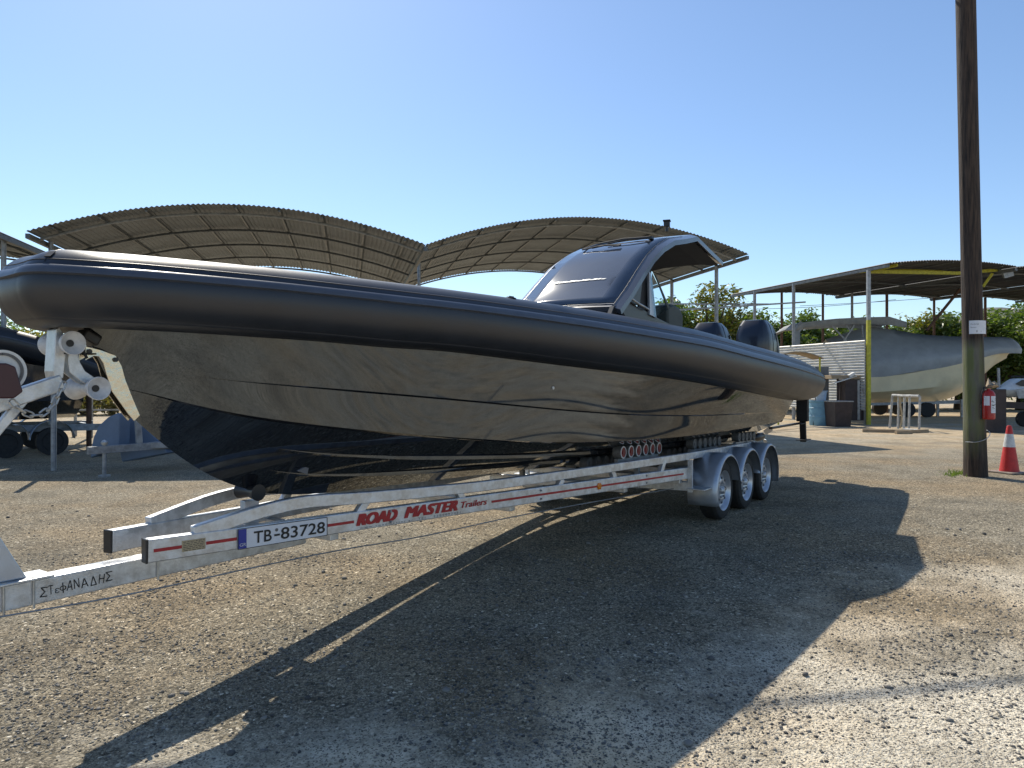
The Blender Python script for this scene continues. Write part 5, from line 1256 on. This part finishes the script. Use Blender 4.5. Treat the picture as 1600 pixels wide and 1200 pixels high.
def tree(name, x, y, h, wdt, label, seed, nleaf, group, m='leaf', lsize=0.26, base=0.25):
    r = np.random.RandomState(seed); rt_ = thing(name, label, 'tree', (x, y, 0), 0, group)
    d = MB(); tips = []
    fork = h*base
    d.lathe((0, 0, -0.1), (0, 0, 1), [(0, 0.16*wdt/2), (fork*0.5, 0.12*wdt/2), (fork+0.1, 0.10*wdt/2)], 10)
    nl_ = 9+int(wdt*1.2)
    for k in range(nl_):
        a = 2*PI*k/nl_+r.rand()*0.8; el = 0.25+r.rand()*1.1; L_ = (h-fork)*(0.6+0.38*r.rand())
        e = Vector((math.cos(a)*math.cos(el)*wdt*0.55, math.sin(a)*math.cos(el)*wdt*0.5, fork+L_*math.sin(el)))
        mid = Vector((e.x*0.45, e.y*0.45, fork+(e.z-fork)*0.55)); st0 = Vector((0, 0, fork*0.9))
        pp = cr([st0, mid, e], 3)
        for i in range(len(pp)-1): d.cyl(pp[i], pp[i+1], 0.05*wdt/2*(1-i/len(pp))+0.012, 0.05*wdt/2*(1-(i+1)/len(pp))+0.012, 5)
        tips += [e, mid.lerp(e, 0.6)]
        for q in range(4):
            o = Vector((r.normal()*0.5, r.normal()*0.5, abs(r.normal())*0.35))*wdt*0.20; tips.append(e*0.9+o)
    # skirt of low foliage
    for k in range(int(wdt*7)):
        a = r.rand()*2*PI; tips.append(Vector((math.cos(a)*wdt*0.42, math.sin(a)*wdt*0.38, h*(0.12+0.5*r.rand()))))
    d.build('trunk', 'bark', rt_, smooth=True)
    tips = [t for t in tips if t.z < h*0.99]
    V, F = leaves(tips, nleaf, wdt*0.16, wdt*0.13, lsize, r)
    V[:, 2] = np.clip(V[:, 2], 0.05, None)
    me = bpy.data.meshes.new('crown'); me.vertices.add(len(V)); me.vertices.foreach_set('co', V.ravel()); me.loops.add(F.size); me.loops.foreach_set('vertex_index', F.ravel())
    me.polygons.add(len(F)); me.polygons.foreach_set('loop_start', np.arange(0, F.size, 4)); me.polygons.foreach_set('loop_total', np.full(len(F), 4)); me.update(); me.validate()
    me.materials.append(M[m]); o = bpy.data.objects.new('crown', me); COL.objects.link(o); o.parent = rt_
    return rt_
def topz(py, Y): return CH+(600-py)/FOC*Y
TL = [(1052, 470, 40, 4.2, 'leaf', 'broad leafy tree just right of the cabin side glass'), (1108, 450, 41, 5.0, 'leaf2', 'tallest leafy tree, rising between the cabin and the first engine'), (1160, 460, 42, 4.8, 'leaf', 'leafy tree right of the tallest one, above the far engine'),
      (1210, 482, 41, 4.2, 'leaf', 'leafy tree above the near engine'), (1256, 484, 42, 4.0, 'leaf', 'leafy tree behind the left end of the white ribbed wall'), (1310, 484, 43, 4.2, 'leaf', 'leafy tree above the white ribbed wall'),
      (1352, 492, 42, 3.4, 'leaf', 'low leafy tree behind the yellow post'), (1405, 488, 42, 3.8, 'leaf', 'leafy tree behind the grey tarpaulin ridge'), (1450, 476, 43, 4.6, 'leaf2', 'yellowing leafy tree left of the wooden pole'),
      (1500, 474, 42, 4.6, 'leaf', 'leafy tree directly behind the wooden pole'), (1550, 476, 42, 4.6, 'leaf', 'leafy tree above the bow of the covered boat'), (1598, 470, 41, 5.0, 'leaf', 'leafy tree at the right edge of the photo'), (1645, 470, 42, 4.6, 'leaf', 'leafy tree just beyond the right edge'),
      (30, 505, 34, 4.5, 'leaf2', 'leafy tree behind the second inflatable boat at the left edge'), (-25, 490, 36, 4.5, 'leaf', 'leafy tree beyond the left edge of the yard')]
for i, (px, py, Y, wd, m_, lb) in enumerate(TL):
    x = (px-800)/FOC*Y; tree('leafy_tree', x, Y, topz(py, Y), wd, lb, 100+i, 11000 if px > 1000 else 6000, 'leafy trees along the back of the yard', m_)
# dry bushes behind the low rail on the left
for i, (px, Y, h_, lb) in enumerate(((130, 34, 1.5, 'dry bush seen under the bow, left of the steel post'), (175, 35, 1.6, 'dry bush seen under the bow, behind the small trailer'), (215, 35, 1.4, 'dry bush hidden partly by the bow plate'))):
    tree('dry_bush', (px-800)/FOC*Y, Y, h_, 2.6, lb, 300+i, 1500, 'dry bushes behind the low rail', 'straw', 0.22, 0.1)['category'] = 'bush'
# weeds at the pole foot
d = MB(); r = random.Random(4)
for k in range(170):
    px = 1492+r.gauss(0, 9); p = G(px, 741+r.gauss(0, 2.2)); h_ = r.uniform(0.02, 0.075); dx, dy = r.gauss(0, 0.03), r.gauss(0, 0.03)
    d.add([p+Vector((-0.006, 0, 0)), p+Vector((0.006, 0, 0)), p+Vector((dx, dy, h_))], [(0, 1, 2)])
tag(d.build('weeds', 'leaf'), 'thin green weeds growing at the foot of the wooden pole', 'weeds', kind='stuff')
d = MB()
